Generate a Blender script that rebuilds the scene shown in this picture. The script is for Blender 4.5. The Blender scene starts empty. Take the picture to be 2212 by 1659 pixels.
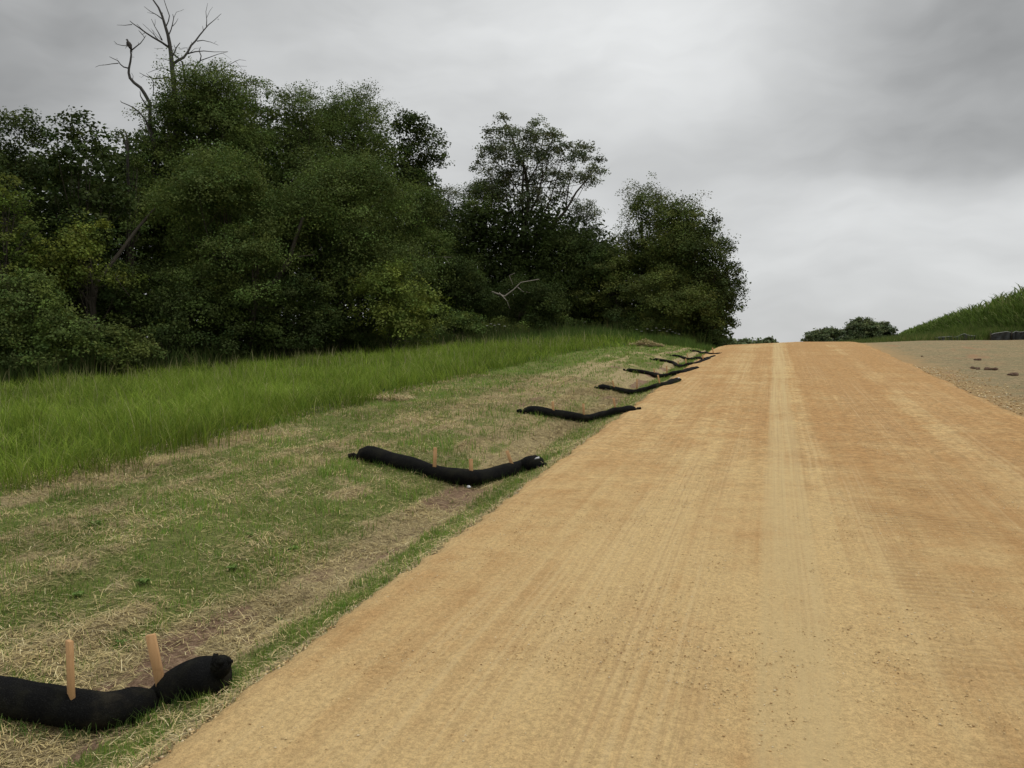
import bpy, math, random
import numpy as np
R = math.radians
sc = bpy.context.scene
col = sc.collection

# ------------------------------------------------------------------ camera, world, sun, exposure
SW, SH, F, PCX, PCY = 1024.0, 768.0, 804.0, 512.0, 384.0
YAW, PITCH, EYE = R(18.1), R(-2.28), np.array([0.0, 0.0, 1.6])
cam_d = bpy.data.cameras.new('camera')
cam = bpy.data.objects.new('camera', cam_d); col.objects.link(cam)
cam_d.sensor_width = 36.0; cam_d.lens = 36.0 * F / SW
cam_d.clip_start = 0.05; cam_d.clip_end = 4000
cam.location = EYE
cam.rotation_euler = (R(90) + PITCH, 0, YAW)
sc.camera = cam
sc.view_settings.view_transform = 'Standard'; sc.view_settings.look = 'None'
sc.view_settings.gamma = 1.0; sc.view_settings.exposure = 0.0
sc.view_settings.use_curve_mapping = False

SUN_EL, SUN_AZ = R(62), R(70)        # azimuth measured from +Y (road direction) towards +X
sun_d = bpy.data.lights.new('sun', 'SUN'); sun_d.energy = 0.9; sun_d.angle = R(14); sun_d.color = (1, .96, .9)
sun = bpy.data.objects.new('sun', sun_d); col.objects.link(sun)
sun.rotation_euler = (math.pi / 2 - SUN_EL, 0, math.pi - SUN_AZ)

FW = np.array([-math.sin(YAW) * math.cos(PITCH), math.cos(YAW) * math.cos(PITCH), math.sin(PITCH)])
RT = np.array([math.cos(YAW), math.sin(YAW), 0.0]); UP = np.cross(RT, FW)
def view_dir(dx, dy):                # unit direction through a point of the 2212x1659 survey picture
    v = FW * F + RT * (dx * SW / 2212 - PCX) - UP * (dy * SH / 1659 - PCY)
    return v / np.linalg.norm(v)

class NT:                            # small node-tree helper
    def __init__(s, tree): s.t = tree; s.n = tree.nodes; s.l = tree.links
    def new(s, typ, **kw):
        n = s.n.new(typ)
        for k, v in kw.items(): setattr(n, k, v)
        return n
    def put(s, node, sock, v):
        if isinstance(v, bpy.types.NodeSocket): s.l.new(v, node.inputs[sock])
        elif v is not None:
            if isinstance(v, tuple) and node.inputs[sock].type == 'RGBA' and len(v) == 3: v = (*v, 1)
            node.inputs[sock].default_value = v
    def math(s, op, a, b=None, c=None, clamp=False):
        n = s.new('ShaderNodeMath', operation=op); n.use_clamp = clamp
        s.put(n, 0, a); s.put(n, 1, b); s.put(n, 2, c); return n.outputs[0]
    def vmath(s, op, a, b=None):
        n = s.new('ShaderNodeVectorMath', operation=op); s.put(n, 0, a); s.put(n, 1, b)
        return n.outputs['Value'] if op in ('DOT_PRODUCT', 'LENGTH') else n.outputs[0]
    def noise(s, vec, scale, detail=3, rough=.55, out='Fac', dist=0.0):
        n = s.new('ShaderNodeTexNoise'); s.put(n, 'Vector', vec); s.put(n, 'Scale', scale)
        s.put(n, 'Detail', detail); s.put(n, 'Roughness', rough); s.put(n, 'Distortion', dist)
        return n.outputs[out]
    def ramp(s, fac, lo, hi, a=0.0, b=1.0):
        n = s.new('ShaderNodeMapRange', interpolation_type='SMOOTHSTEP'); s.put(n, 0, fac)
        n.inputs[1].default_value = lo; n.inputs[2].default_value = hi
        n.inputs[3].default_value = a; n.inputs[4].default_value = b; return n.outputs[0]
    def mix(s, fac, a, b, blend='MIX'):
        n = s.new('ShaderNodeMix', data_type='RGBA', blend_type=blend)
        s.put(n, 0, fac)
        s.put(n, 6, (*a, 1) if isinstance(a, tuple) and len(a) == 3 else a)
        s.put(n, 7, (*b, 1) if isinstance(b, tuple) and len(b) == 3 else b); return n.outputs[2]
    def scale(s, vec, xyz):
        n = s.new('ShaderNodeVectorMath', operation='MULTIPLY'); s.put(n, 0, vec); n.inputs[1].default_value = xyz
        return n.outputs[0]
    def comb(s, x=0, y=0, z=0):
        n = s.new('ShaderNodeCombineXYZ'); s.put(n, 0, x); s.put(n, 1, y); s.put(n, 2, z); return n.outputs[0]
    def sep(s, v):
        n = s.new('ShaderNodeSeparateXYZ'); s.put(n, 0, v); return n.outputs
    def bump(s, h, strength, dist=.02, normal=None):
        n = s.new('ShaderNodeBump'); s.put(n, 'Strength', strength); s.put(n, 'Distance', dist); s.put(n, 'Height', h)
        if normal is not None: s.put(n, 'Normal', normal)
        return n.outputs[0]

world = bpy.data.worlds.new("World"); sc.world = world; world.use_nodes = True
W = NT(world.node_tree); W.n.clear()
sky = W.new('ShaderNodeTexSky', sky_type='NISHITA'); sky.sun_disc = False
sky.sun_elevation = SUN_EL; sky.sun_rotation = SUN_AZ
bg1 = W.new('ShaderNodeBackground'); W.put(bg1, 0, sky.outputs[0]); W.put(bg1, 1, .1)
dirv = W.new('ShaderNodeTexCoord').outputs['Generated']
wob = W.noise(dirv, 2.6, 4, .55, 'Color')
wobv = W.vmath('SCALE', W.vmath('SUBTRACT', wob, (.5, .5, .5))); wobv.node.inputs['Scale'].default_value = .20
pd = W.vmath('ADD', dirv, wobv)
base = W.noise(W.scale(pd, (1.5, 1.5, 4.6)), 1.5, 5, .52)
cloud = W.ramp(base, .28, .72, .49, .70)
fine = W.noise(W.scale(pd, (1.2, 1.2, 3.6)), 5.0, 4, .5)
cloud = W.math('ADD', cloud, W.math('MULTIPLY', W.math('SUBTRACT', fine, .5), .16))
# broad thick and thin places of the cloud deck: (x, y, half width, half height, gain)
for (sx, sy, hx, hy, g) in [(1330, 60, 330, 200, .19), (1000, 330, 420, 200, .07), (1900, 590, 520, 120, .13), (2000, 430, 300, 60, .09),
                            (1750, 270, 430, 110, -.14), (1450, 330, 240, 70, -.07), (2230, 20, 280, 200, -.27), (0, 0, 420, 250, -.22), (2180, 270, 190, 80, -.11), (1950, 90, 200, 120, .0), (760, 700, 900, 60, .0),
                            (760, 80, 230, 110, -.03), (560, 240, 300, 160, .06), (2060, 210, 130, 60, .05)]:
    c = view_dir(sx, sy); r = RT; u = np.cross(r, c); u /= np.linalg.norm(u)
    a = W.math('MULTIPLY', W.vmath('DOT_PRODUCT', W.vmath('SUBTRACT', pd, tuple(c)), tuple(r)), F * 2212 / SW / hx)
    b = W.math('MULTIPLY', W.vmath('DOT_PRODUCT', W.vmath('SUBTRACT', pd, tuple(c)), tuple(u)), F * 2212 / SW / hy)
    q = W.math('ADD', W.math('MULTIPLY', a, a), W.math('MULTIPLY', b, b))
    q = W.math('EXPONENT', W.math('MULTIPLY', q, -1.0))
    q = W.math('MULTIPLY', q, W.ramp(W.vmath('DOT_PRODUCT', dirv, tuple(c)), 0, .3))
    cloud = W.math('MULTIPLY_ADD', q, g, cloud)
zen = W.ramp(W.sep(dirv)[2], .50, .95, 1.0, 2.5)     # overcast decks are brightest overhead
cloud = W.math('MULTIPLY', W.math('MAXIMUM', cloud, .12), zen)
ccol = W.mix(1.0, (.985, 1.0, 1.0), W.comb(cloud, cloud, cloud), 'MULTIPLY')
bg2 = W.new('ShaderNodeBackground'); W.put(bg2, 0, ccol); W.put(bg2, 1, 1.0)
ms = W.new('ShaderNodeMixShader'); W.put(ms, 0, .97)
W.l.new(bg1.outputs[0], ms.inputs[1]); W.l.new(bg2.outputs[0], ms.inputs[2])
wo = W.new('ShaderNodeOutputWorld'); W.l.new(ms.outputs[0], wo.inputs[0])

# ------------------------------------------------------------------ helpers
rng = np.random.default_rng(7); random.seed(7)
def lerp_s(x, a, b):
    t = np.clip((np.asarray(x, float) - a) / (b - a), 0, 1); return t * t * (3 - 2 * t)
def _hash(i, j, s):
    n = (i.astype(np.int64) * 374761393 + j.astype(np.int64) * 668265263 + s * 1274126177) & 0xffffffff
    n = ((n ^ (n >> 13)) * 1274126177) & 0xffffffff
    n = n ^ (n >> 16); return (n & 0xffff) / 65535.0
def vnoise(x, y, s=0):
    x = np.asarray(x, float); y = np.asarray(y, float)
    i = np.floor(x); j = np.floor(y); u = x - i; v = y - j
    u = u * u * (3 - 2 * u); v = v * v * (3 - 2 * v)
    i = i.astype(np.int64); j = j.astype(np.int64)
    return (_hash(i, j, s) * (1 - u) + _hash(i + 1, j, s) * u) * (1 - v) + (_hash(i, j + 1, s) * (1 - u) + _hash(i + 1, j + 1, s) * u) * v
def fbm(x, y, s=0, o=4):
    r = 0; a = .5; t = 0
    for k in range(o):
        r = r + a * vnoise(np.asarray(x) * 2 ** k, np.asarray(y) * 2 ** k, s + k); t += a; a *= .5
    return r / t

def tag(o, label=None, cat=None, group=None, kind=None):
    if label: o['label'] = label
    if cat: o['category'] = cat
    if group: o['group'] = group
    if kind: o['kind'] = kind
    return o
def empty(name, loc):
    o = bpy.data.objects.new(name, None); o.location = loc; col.objects.link(o)
    o.empty_display_size = .2
    return o
def link_mesh(name, me, mats, parent=None, smooth=False):
    if not isinstance(mats, (list, tuple)): mats = [mats]
    for m in mats: me.materials.append(m)
    o = bpy.data.objects.new(name, me); col.objects.link(o)
    if parent is not None:
        o.parent = parent
        o.location = tuple(-c for c in parent.location)
    if smooth: me.shade_smooth()
    return o
def mesh_np(name, V, quads=None, tris=None, colr=None):
    """mesh from numpy arrays; colr is one rgb per vertex stored as the attribute tint"""
    me = bpy.data.meshes.new(name)
    V = np.asarray(V, np.float32); me.vertices.add(len(V)); me.vertices.foreach_set('co', V.ravel())
    li = []; ls = []; n = 0
    for f, k in ((quads, 4), (tris, 3)):
        if f is None or len(f) == 0: continue
        f = np.asarray(f, np.int32); li.append(f.ravel()); ls.append(n + np.arange(len(f)) * k); n += f.size
    li = np.concatenate(li); ls = np.concatenate(ls)
    me.loops.add(len(li)); me.loops.foreach_set('vertex_index', li)
    me.polygons.add(len(ls)); me.polygons.foreach_set('loop_start', ls.astype(np.int32))
    if colr is not None:
        a = me.attributes.new('tint', 'FLOAT_COLOR', 'POINT')
        c = np.ones((len(V), 4), np.float32); c[:, :colr.shape[1]] = colr; a.data.foreach_set('color', c.ravel())
    me.update(calc_edges=True); me.validate(); return me
class MB:
    """collects tubes, boxes and lumps into one mesh"""
    def __init__(s): s.V = []; s.Q = []; s.T = []; s.n = 0
    def add(s, V, Q=None, T=None):
        s.V.append(np.asarray(V, float))
        if Q is not None and len(Q): s.Q.append(np.asarray(Q) + s.n)
        if T is not None and len(T): s.T.append(np.asarray(T) + s.n)
        s.n += len(V)
    def tube(s, pts, rad, k=6, flat=None):
        pts = np.asarray(pts, float); m = len(pts); rad = np.broadcast_to(np.asarray(rad, float), (m,))
        t = np.gradient(pts, axis=0); t /= np.linalg.norm(t, axis=1)[:, None] + 1e-9
        ref = np.array([0, 0, 1.]) if abs(t[0][2]) < .8 else np.array([1., 0, 0])
        V = []
        for i in range(m):
            a = np.cross(t[i], ref); a /= np.linalg.norm(a) + 1e-9; b = np.cross(a, t[i]); ref = b
            for j in range(k):
                th = 2 * math.pi * j / k; r = rad[i]
                V.append(pts[i] + a * math.cos(th) * r + b * math.sin(th) * r * (flat or 1))
        V += [pts[0], pts[-1]]
        Q = [(i * k + j, i * k + (j + 1) % k, (i + 1) * k + (j + 1) % k, (i + 1) * k + j) for i in range(m - 1) for j in range(k)]
        T = [(m * k, (j + 1) % k, j) for j in range(k)] + [(m * k + 1, (m - 1) * k + j, (m - 1) * k + (j + 1) % k) for j in range(k)]
        s.add(V, Q, T)
    def box(s, c, x, y, z, hx, hy, hz, taper=1.0):
        c, x, y, z = (np.asarray(q, float) for q in (c, x, y, z)); V = []
        for sz in (-1, 1):
            f = 1 if sz < 0 else taper
            for sx, sy in ((-1, -1), (1, -1), (1, 1), (-1, 1)): V.append(c + x * sx * hx * f + y * sy * hy * f + z * sz * hz)
        s.add(V, [(3, 2, 1, 0), (4, 5, 6, 7), (0, 1, 5, 4), (1, 2, 6, 5), (2, 3, 7, 6), (3, 0, 4, 7)])
    def lump(s, c, rx, ry, rz, seed=0, amp=.25, nu=9, nv=6):
        r = np.random.default_rng(seed); V = []
        for i in range(nv + 1):
            ph = math.pi * i / nv
            for j in range(nu):
                th = 2 * math.pi * j / nu; d = 1 + amp * (r.random() - .5) * 2
                if i in (0, nv): d = 1
                V.append((c[0] + rx * d * math.sin(ph) * math.cos(th), c[1] + ry * d * math.sin(ph) * math.sin(th), c[2] + rz * d * math.cos(ph)))
        s.add(V, [(i * nu + j, (i + 1) * nu + j, (i + 1) * nu + (j + 1) % nu, i * nu + (j + 1) % nu) for i in range(nv) for j in range(nu)])
    def build(s, name, mat, parent=None, smooth=False, tint=None):
        V = np.concatenate(s.V); Q = np.concatenate(s.Q) if s.Q else None; T = np.concatenate(s.T) if s.T else None
        return link_mesh(name, mesh_np(name, V, Q, T, tint), mat, parent, smooth)

# ------------------------------------------------------------------ terrain
def grade(Y, y0, k, smin):
    Y = np.asarray(Y, float); y1 = y0 + (.0585 - smin) / k
    t = np.clip(Y - y0, 0, y1 - y0)
    return .0585 * Y - np.where(Y > y0, .0585 * (Y - y0), 0) + .0585 * t - .5 * k * t * t + smin * np.clip(Y - y1, 0, 170)
def road_profile(X, Y):              # crest of the road, falling a little to its left
    return grade(Y, 30, .0057, -.03) - .045 * np.clip(1 - np.asarray(X, float), 0, 4) * lerp_s(Y, 24, 38)
_cx = np.array([-400, -60, -40, -28, -22, -12, -8, -6.5, -4.3, -3.45, -2.85, -2.5, -2.16, -2.02, 3.1, 3.25, 3.6, 6, 400.])
_cz = np.array([-3.5, -2.2, -1.4, -.75, -.5, -.15, 0, .05, .0, -.12, -.26, -.19, -.035, -.03, -.03, -.02, -.05, 0, 0])
_gx = np.linspace(-9, 8, 1701); _gz = np.interp(_gx, _cx, _cz); _kern = np.hanning(23); _kern /= _kern.sum()
_gz = np.convolve(np.pad(_gz, 11, 'edge'), _kern, 'valid')
def ground_z(X, Y):
    X = np.asarray(X, float); Y = np.asarray(Y, float)
    Rr = road_profile(X, Y); L = grade(Y, 35, .006, -.02)
    P = grade(Y, 31, .0057, .010) + .38 * lerp_s(X, 8.6, 12.5) * lerp_s(Y, 39, 46)
    wl = lerp_s(-X, 4, 9); wp = lerp_s(X, 3.6, 7)
    z = Rr + (L - Rr) * wl + (P - Rr) * wp
    c = np.where((X > -9) & (X < 8), np.interp(X, _gx, _gz), np.interp(X, _cx, _cz))
    rough = np.where((X > -2.05) & (X < 3.15), 0, 1)
    m = (fbm(X * 1.3, Y * .9, 3) - .5) * .07 * lerp_s(-X, 2.3, 3.2) + (fbm(X * 5, Y * 5, 9, 3) - .5) * .03 * rough * (lerp_s(-X, 2.15, 2.5) + .4 * lerp_s(X, 3.3, 4))
    rut = -.035 * np.exp(-((X + 2.78 + .06 * np.sin(Y * 1.7)) / .05) ** 2) * lerp_s(Y, 2.6, 3.1) * (1 - lerp_s(Y, 4.4, 5.2))
    return z + c + m + rut + .035 * ridge(X, Y)
def hit(dx, dy, up=0.0):             # point of the terrain seen at a survey point
    v = view_dir(dx, dy); t = np.concatenate([np.linspace(1, 20, 1500), np.linspace(20, 90, 2500)])
    Pp = EYE + v * t[:, None]; below = Pp[:, 2] < ground_z(Pp[:, 0], Pp[:, 1]) + up
    i = int(np.argmax(below)) if below.any() else len(t) - 1
    return Pp[i]
def col_at(dx, D):                   # ground position in the column dx at distance D along the view axis
    px = dx * SW / 2212
    p = EYE + D * (np.array([FW[0], FW[1], 0]) / math.cos(PITCH) + RT * (px - PCX) / F)
    return p[0], p[1]
def z_at(dx, dy, D):                 # height of a survey point standing at distance D
    v = FW * F + RT * (dx * SW / 2212 - PCX) - UP * (dy * SH / 1659 - PCY)
    h = np.array([FW[0], FW[1]]) / math.cos(PITCH)
    t = D / (v[0] * h[0] + v[1] * h[1]); return EYE + v * t

# masks of the seeded verge: green cover and bare soil, both with shapes of their own
def ridge(X, Y):                     # raked windrows of straw, lengthwise on the verge
    X = np.asarray(X, float); Y = np.asarray(Y, float); r = 0
    for x0, w, k, sd in ((-3.58, .13, 1.0, 1), (-4.35, .11, .55, 2), (-5.1, .14, .6, 3), (-3.1, .07, .5, 4)):
        xx = x0 - .10 * np.sin(Y * .9 + sd) + .25 * (fbm(Y * .5, Y * 0 + sd * 3, 130, 3) - .5)
        r = np.maximum(r, k * np.exp(-((X - xx) / w) ** 2) * lerp_s(fbm(Y * .7 + sd, X * .5, 140 + sd, 3), .30, .5))
    return r
def m_green(X, Y):
    X = np.asarray(X, float); Y = np.asarray(Y, float)
    wv = X + .05 * np.sin(Y * .8) + .10 * (fbm(X * .8, Y * .8, 31) - .5)
    n = .55 * fbm(X * 1.9 + 3, Y * 1.1, 11, 5) + .45 * fbm(X * 5, Y * 3.2, 12, 3)
    strip = lerp_s(-wv, 2.22, 2.32) * (1 - lerp_s(-wv, 2.60 + .16 * lerp_s(Y, 7, 12), 2.74 + .2 * lerp_s(Y, 7, 12))) * (.75 + .35 * lerp_s(fbm(X * 4, Y * 1.5, 70), .3, .6))
    dry = lerp_s(Y, 9, 12) * (1 - lerp_s(Y, 20, 25)) * lerp_s(-wv, 2.7, 3.2) * (1 - lerp_s(-wv, 5.0, 5.5))
    mid = lerp_s(-wv, 3.0, 3.25) * (.34 + .66 * lerp_s(n + .04 * lerp_s(Y, 20, 30) - .04 * dry, .33, .50)) * (1 - .45 * dry)
    mid = mid * (1 - .92 * ridge(X, Y))
    outer = lerp_s(-X, 5.85, 6.0) * (1 - lerp_s(-X, 6.35, 6.5)) * (1 - lerp_s(Y, 9, 12)) * lerp_s(fbm(X, Y * .6, 33), .3, .5)
    mid = mid * (1 - .75 * outer)
    far = lerp_s(-wv, 4.7, 5.3) * lerp_s(Y, 7, 11) * .95
    edge = (1 - lerp_s(-wv, 2.2, 2.3)) * .35 * lerp_s(-X, 2.12, 2.16)
    return np.clip(np.maximum.reduce([strip, mid, far, edge]), 0, 1)
SOCK_Y = [2.6, 7.3, 11.6, 15.8, 19.8, 23.4, 26.6, 29.6]
def m_soil(X, Y):
    X = np.asarray(X, float); Y = np.asarray(Y, float)
    n = fbm(X * 2 + 9, Y * 1.1, 23, 4)
    sw = lerp_s(-X, 2.6, 2.75) * (1 - lerp_s(-X, 2.95, 3.3)) * lerp_s(n, .35, .5)
    q = 0
    for sy in SOCK_Y: q = np.maximum(q, np.exp(-((Y - sy - .8) / .9) ** 2) + .8 * np.exp(-((Y - sy + .5) / .35) ** 2))
    return np.clip(sw * (.42 + .6 * q) * lerp_s(fbm(X * 7, Y * 2.5, 29, 3), .30, .55) + .6 * lerp_s(n, .64, .74) * lerp_s(-X, 2.6, 3) * (1 - lerp_s(-X, 4.6, 5.2)) + .4 * np.exp(-((X + 2.13) / .05) ** 2), 0, 1)
def edge_tall(Y):                    # border of the unmown grass
    Y = np.asarray(Y, float); return -6.55 + .35 * (fbm(Y * .6, Y * 0 + .5, 41, 3) - .5) * 2 + .9 * lerp_s(Y, 24, 36)

# ------------------------------------------------------------------ materials
def new_mat(name):
    m = bpy.data.materials.new(name); m.use_nodes = True; m.node_tree.nodes.clear()
    n = NT(m.node_tree); out = n.new('ShaderNodeOutputMaterial'); return m, n, out
def finish(n, out, colr, rough=.9, normal=None, spec=.25, trans=0.0, tcol=None):
    p = n.new('ShaderNodeBsdfPrincipled'); n.put(p, 'Base Color', (*colr, 1) if isinstance(colr, tuple) else colr)
    n.put(p, 'Roughness', rough); n.put(p, 'Specular IOR Level', spec)
    if normal is not None: n.put(p, 'Normal', normal)
    sh = p.outputs[0]
    if trans:
        t = n.new('ShaderNodeBsdfTranslucent'); n.put(t, 0, tcol if tcol is not None else colr)
        ms = n.new('ShaderNodeMixShader'); ms.inputs[0].default_value = trans
        n.l.new(sh, ms.inputs[1]); n.l.new(t.outputs[0], ms.inputs[2]); sh = ms.outputs[0]
    n.l.new(sh, out.inputs[0])
def attr(n, name='tint'):
    a = n.new('ShaderNodeAttribute'); a.attribute_name = name; return a.outputs['Color']
def objco(n): return n.new('ShaderNodeTexCoord').outputs['Object']

def mat_leaf(name, trans=.25):
    m, n, o = new_mat(name); c = attr(n)
    v = n.noise(objco(n), 1.3, 2); c = n.mix(1.0, c, n.comb(*[n.ramp(v, .3, .7, .8, 1.2)] * 3), 'MULTIPLY')
    finish(n, o, c, .75, spec=.10, trans=trans); return m
M = {}
M['leaf'] = mat_leaf('leaf'); M['blade'] = mat_leaf('grass_blade', .3); M['straw'] = mat_leaf('straw', .1)

m, n, o = new_mat('bark'); P = objco(n)
v = n.noise(n.scale(P, (6, 6, 1.2)), 3, 5, .7)
finish(n, o, n.mix(v, (.028, .024, .018), (.085, .072, .052)), .95, n.bump(v, .8, .03)); M['bark'] = m
m, n, o = new_mat('dead_wood'); v = n.noise(n.scale(objco(n), (5, 5, 1.5)), 3, 4)
finish(n, o, n.mix(v, (.022, .020, .018), (.085, .080, .072)), .9); M['dead'] = m
m, n, o = new_mat('pale_dead_wood'); v = n.noise(objco(n), 4, 3)
finish(n, o, n.mix(v, (.22, .19, .15), (.34, .31, .26)), .9); M['pale'] = m

# crushed stone road: bands left by tyres and the roller run along Y, tread bars run across
m, n, o = new_mat('crushed_stone'); P = objco(n); xyz = n.sep(P)
wx = n.math('ADD', xyz[0], n.math('MULTIPLY', n.math('SUBTRACT', n.noise(n.scale(P, (.0, .12, 0)), 1.0, 2), .5), .14))
pw = n.comb(wx, xyz[1], 0)
s1 = n.noise(n.scale(pw, (2.6, .06, 1)), 1.0, 4, .6)
s2 = n.noise(n.scale(pw, (13, .10, 1)), 1.0, 4, .7)
bl = n.noise(n.scale(P, (.55, .22, 1)), 1.0, 4, .6)
t1 = n.math('ADD', n.math('ADD', n.math('MULTIPLY', s1, .24), n.math('MULTIPLY', s2, .20)), n.math('ADD', n.math('MULTIPLY', bl, .26), n.math('MULTIPLY', n.noise(n.scale(P, (1, 1.6, 1)), 1.6, 5, .65), .30)))
far = n.ramp(xyz[1], 2.5, 12, .05, -.025)
rightside = n.ramp(xyz[0], .3, 1.8, 0, -.06)
t1 = n.math('ADD', n.math('ADD', t1, far), rightside)
def band(x0, x1, soft=.06):
    return n.math('MULTIPLY', n.ramp(wx, x0 - soft, x0 + soft), n.ramp(wx, x1 - soft, x1 + soft, 1, 0))
brk = n.noise(n.scale(P, (1, .35, 1)), 1.3, 3)
t1 = n.math('ADD', t1, n.math('MULTIPLY', n.math('MULTIPLY', band(-.05, .42), n.ramp(brk, .25, .55)), .075))
t1 = n.math('ADD', t1, n.math('MULTIPLY', n.math('MULTIPLY', band(-.95, -.55), n.ramp(brk, .35, .6)), .05))
t1 = n.math('ADD', t1, n.math('MULTIPLY', n.math('MULTIPLY', band(1.75, 2.1), n.ramp(brk, .3, .6)), .06))
t1 = n.math('SUBTRACT', t1, n.math('MULTIPLY', n.math('MULTIPLY', band(.5, 1.5, .12), n.ramp(brk, .3, .6)), .035))
t1 = n.math('SUBTRACT', t1, n.math('MULTIPLY', n.math('MULTIPLY', band(-2.0, -1.55, .1), n.ramp(brk, .4, .65)), .05))
# sweeping darker arcs where machines turned far up
arc = n.noise(n.scale(P, (.5, 1.3, 1)), .8, 3, .5, dist=.6)
t1 = n.math('SUBTRACT', t1, n.math('MULTIPLY', n.math('MULTIPLY', n.ramp(arc, .52, .64), n.ramp(xyz[1], 9, 15)), .055))
base_c = n.mix(n.ramp(t1, .38, .62), (.42, .245, .098), (.555, .39, .180))
base_c = n.mix(n.math('MULTIPLY', n.ramp(n.noise(P, 1.7, 4, .6), .55, .75), .35), base_c, (.47, .275, .115))
g1 = n.noise(P, 42, 5, .8); g2 = n.noise(P, 150, 3, .75)
g3 = n.noise(P, 13, 5, .85); farw = n.ramp(xyz[1], 3, 12)
grain = n.math('ADD', n.math('MULTIPLY', g1, .6), n.math('MULTIPLY', g2, .4))
gmix = n.new('ShaderNodeMix'); n.put(gmix, 0, farw); n.put(gmix, 2, grain); n.put(gmix, 3, g3); grain2 = gmix.outputs[0]
base_c = n.mix(1.0, base_c, n.comb(*[n.ramp(grain2, .34, .66, .66, 1.24)] * 3), 'MULTIPLY')
base_c = n.mix(n.math('MULTIPLY', n.math('MULTIPLY', band(-.06, .25, .035), n.ramp(brk, .15, .45)), n.ramp(s2, .3, .6, .22, .70)), base_c, (.52, .385, .19))
lines = n.noise(n.scale(pw, (46, .16, 1)), 1.0, 3, .6)
lmask = n.math('MULTIPLY', n.ramp(n.noise(n.scale(pw, (1.6, .12, 1)), 1.0, 3), .42, .60), n.ramp(xyz[1], 18, 34, 1, .3))
base_c = n.mix(n.math('MULTIPLY', n.math('MULTIPLY', n.ramp(lines, .50, .62), n.math('MULTIPLY', lmask, n.ramp(wx, -1.5, -.6, .45, 1))), .34), base_c, (.36, .235, .115))
base_c = n.mix(n.math('MULTIPLY', n.math('MULTIPLY', n.ramp(lines, .50, .38), lmask), .28), base_c, (.60, .45, .24))
coarse = n.ramp(n.noise(n.scale(P, (1, .6, 1)), 1.1, 3, .6), .48, .62)
pit = n.ramp(n.noise(n.scale(P, (1, 1.4, 1)), 48, 4, .8), .36, .44, 1, 0)
base_c = n.mix(n.math('MULTIPLY', n.math('MULTIPLY', pit, n.math('ADD', .30, coarse)), .12), base_c, (.25, .15, .065))
tread = n.math('SINE', n.math('ADD', n.math('MULTIPLY', xyz[1], 88.0), n.math('MULTIPLY', n.noise(P, 2.2, 2), 9.0)))
tmask = n.math('MULTIPLY', n.math('MULTIPLY', n.ramp(xyz[0], .55, .72), n.ramp(xyz[0], 1.25, 1.75, 1, 0)), n.ramp(n.noise(P, 1.1, 3), .40, .60))
tmask = n.math('MULTIPLY', tmask, n.ramp(xyz[1], 7, 10, 1, 0))
rip = n.math('SINE', n.math('ADD', n.math('MULTIPLY', wx, 62), n.math('MULTIPLY', n.noise(n.scale(P, (1, .2, 1)), 2, 2), 5)))
rmask = n.math('MULTIPLY', band(-.15, .55), n.ramp(brk, .3, .6))
base_c = n.mix(n.math('MULTIPLY', n.math('MULTIPLY', n.ramp(tread, -.2, -.9), tmask), .28), base_c, (.28, .175, .08))
hgt = n.math('ADD', n.math('ADD', n.math('MULTIPLY', grain, 1.0), n.math('MULTIPLY', n.math('MULTIPLY', tread, tmask), .55)), n.math('ADD', n.math('MULTIPLY', n.math('MULTIPLY', rip, rmask), .12), n.math('MULTIPLY', n.noise(P, 16, 3, .7), .8)))
finish(n, o, base_c, .95, n.bump(hgt, .75, .022), spec=.15); M['road'] = m

# ground: straw, soil and green from the painted cover attribute (r green, g soil, b field, a mulch side)
m, n, o = new_mat('ground'); P = objco(n); a = n.new('ShaderNodeAttribute'); a.attribute_name = 'tint'
ch = n.new('ShaderNodeSeparateColor'); n.l.new(a.outputs['Color'], ch.inputs[0]); al = a.outputs['Alpha']
f1 = n.noise(n.scale(P, (1, 1.6, 1)), 38, 4, .75, dist=1.2); f2 = n.noise(P, 7, 4, .65); f3 = n.noise(P, 1.2, 3)
strawc = n.mix(n.ramp(f1, .36, .62), (.17, .135, .07), (.54, .43, .22))
strawc = n.mix(n.math('MULTIPLY', n.ramp(f2, .45, .7), .5), strawc, (.19, .145, .085))
soil = n.mix(n.ramp(n.noise(P, 22, 4, .7), .35, .65), (.17, .108, .068), (.32, .215, .138))
green = n.mix(n.ramp(f1, .35, .65), (.055, .085, .016), (.19, .225, .055))
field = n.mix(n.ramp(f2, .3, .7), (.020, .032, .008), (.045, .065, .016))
mul = n.mix(n.ramp(n.noise(n.scale(P, (1, 1, 1)), 12, 6, .85), .36, .64), (.17, .132, .072), (.44, .33, .18))
mul = n.mix(n.math('MULTIPLY', n.ramp(n.noise(P, 1.6, 4, .7), .38, .66), .5), mul, (.185, .185, .10))
mul = n.mix(n.math('MULTIPLY', n.ramp(n.noise(n.scale(P, (1.4, .35, 1)), 1.1, 4, .6), .58, .70), .7), mul, (.35, .20, .11))
wig = n.math('MULTIPLY', n.math('SUBTRACT', f2, .5), .5)
c = n.mix(n.ramp(n.math('ADD', ch.outputs[1], wig), .3, .62), strawc, soil)
c = n.mix(n.ramp(n.math('ADD', ch.outputs[0], n.math('MULTIPLY', wig, 1.5)), .25, .85, 0, .85), c, green)
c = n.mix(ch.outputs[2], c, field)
sp_ = n.sep(P)
sp = n.math('ADD', sp_[0], n.math('MULTIPLY', n.math('SUBTRACT', n.noise(P, 2.5, 6, .75), .5), 2.6))
mul = n.mix(n.ramp(sp, 3.2, 4.3, .85, 0), mul, (.40, .265, .125))
c = n.mix(al, mul, c)
hh = n.math('ADD', f1, n.math('MULTIPLY', f2, .8))
finish(n, o, c, .97, n.bump(hh, .9, .03), spec=.1); M['ground'] = m

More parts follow.
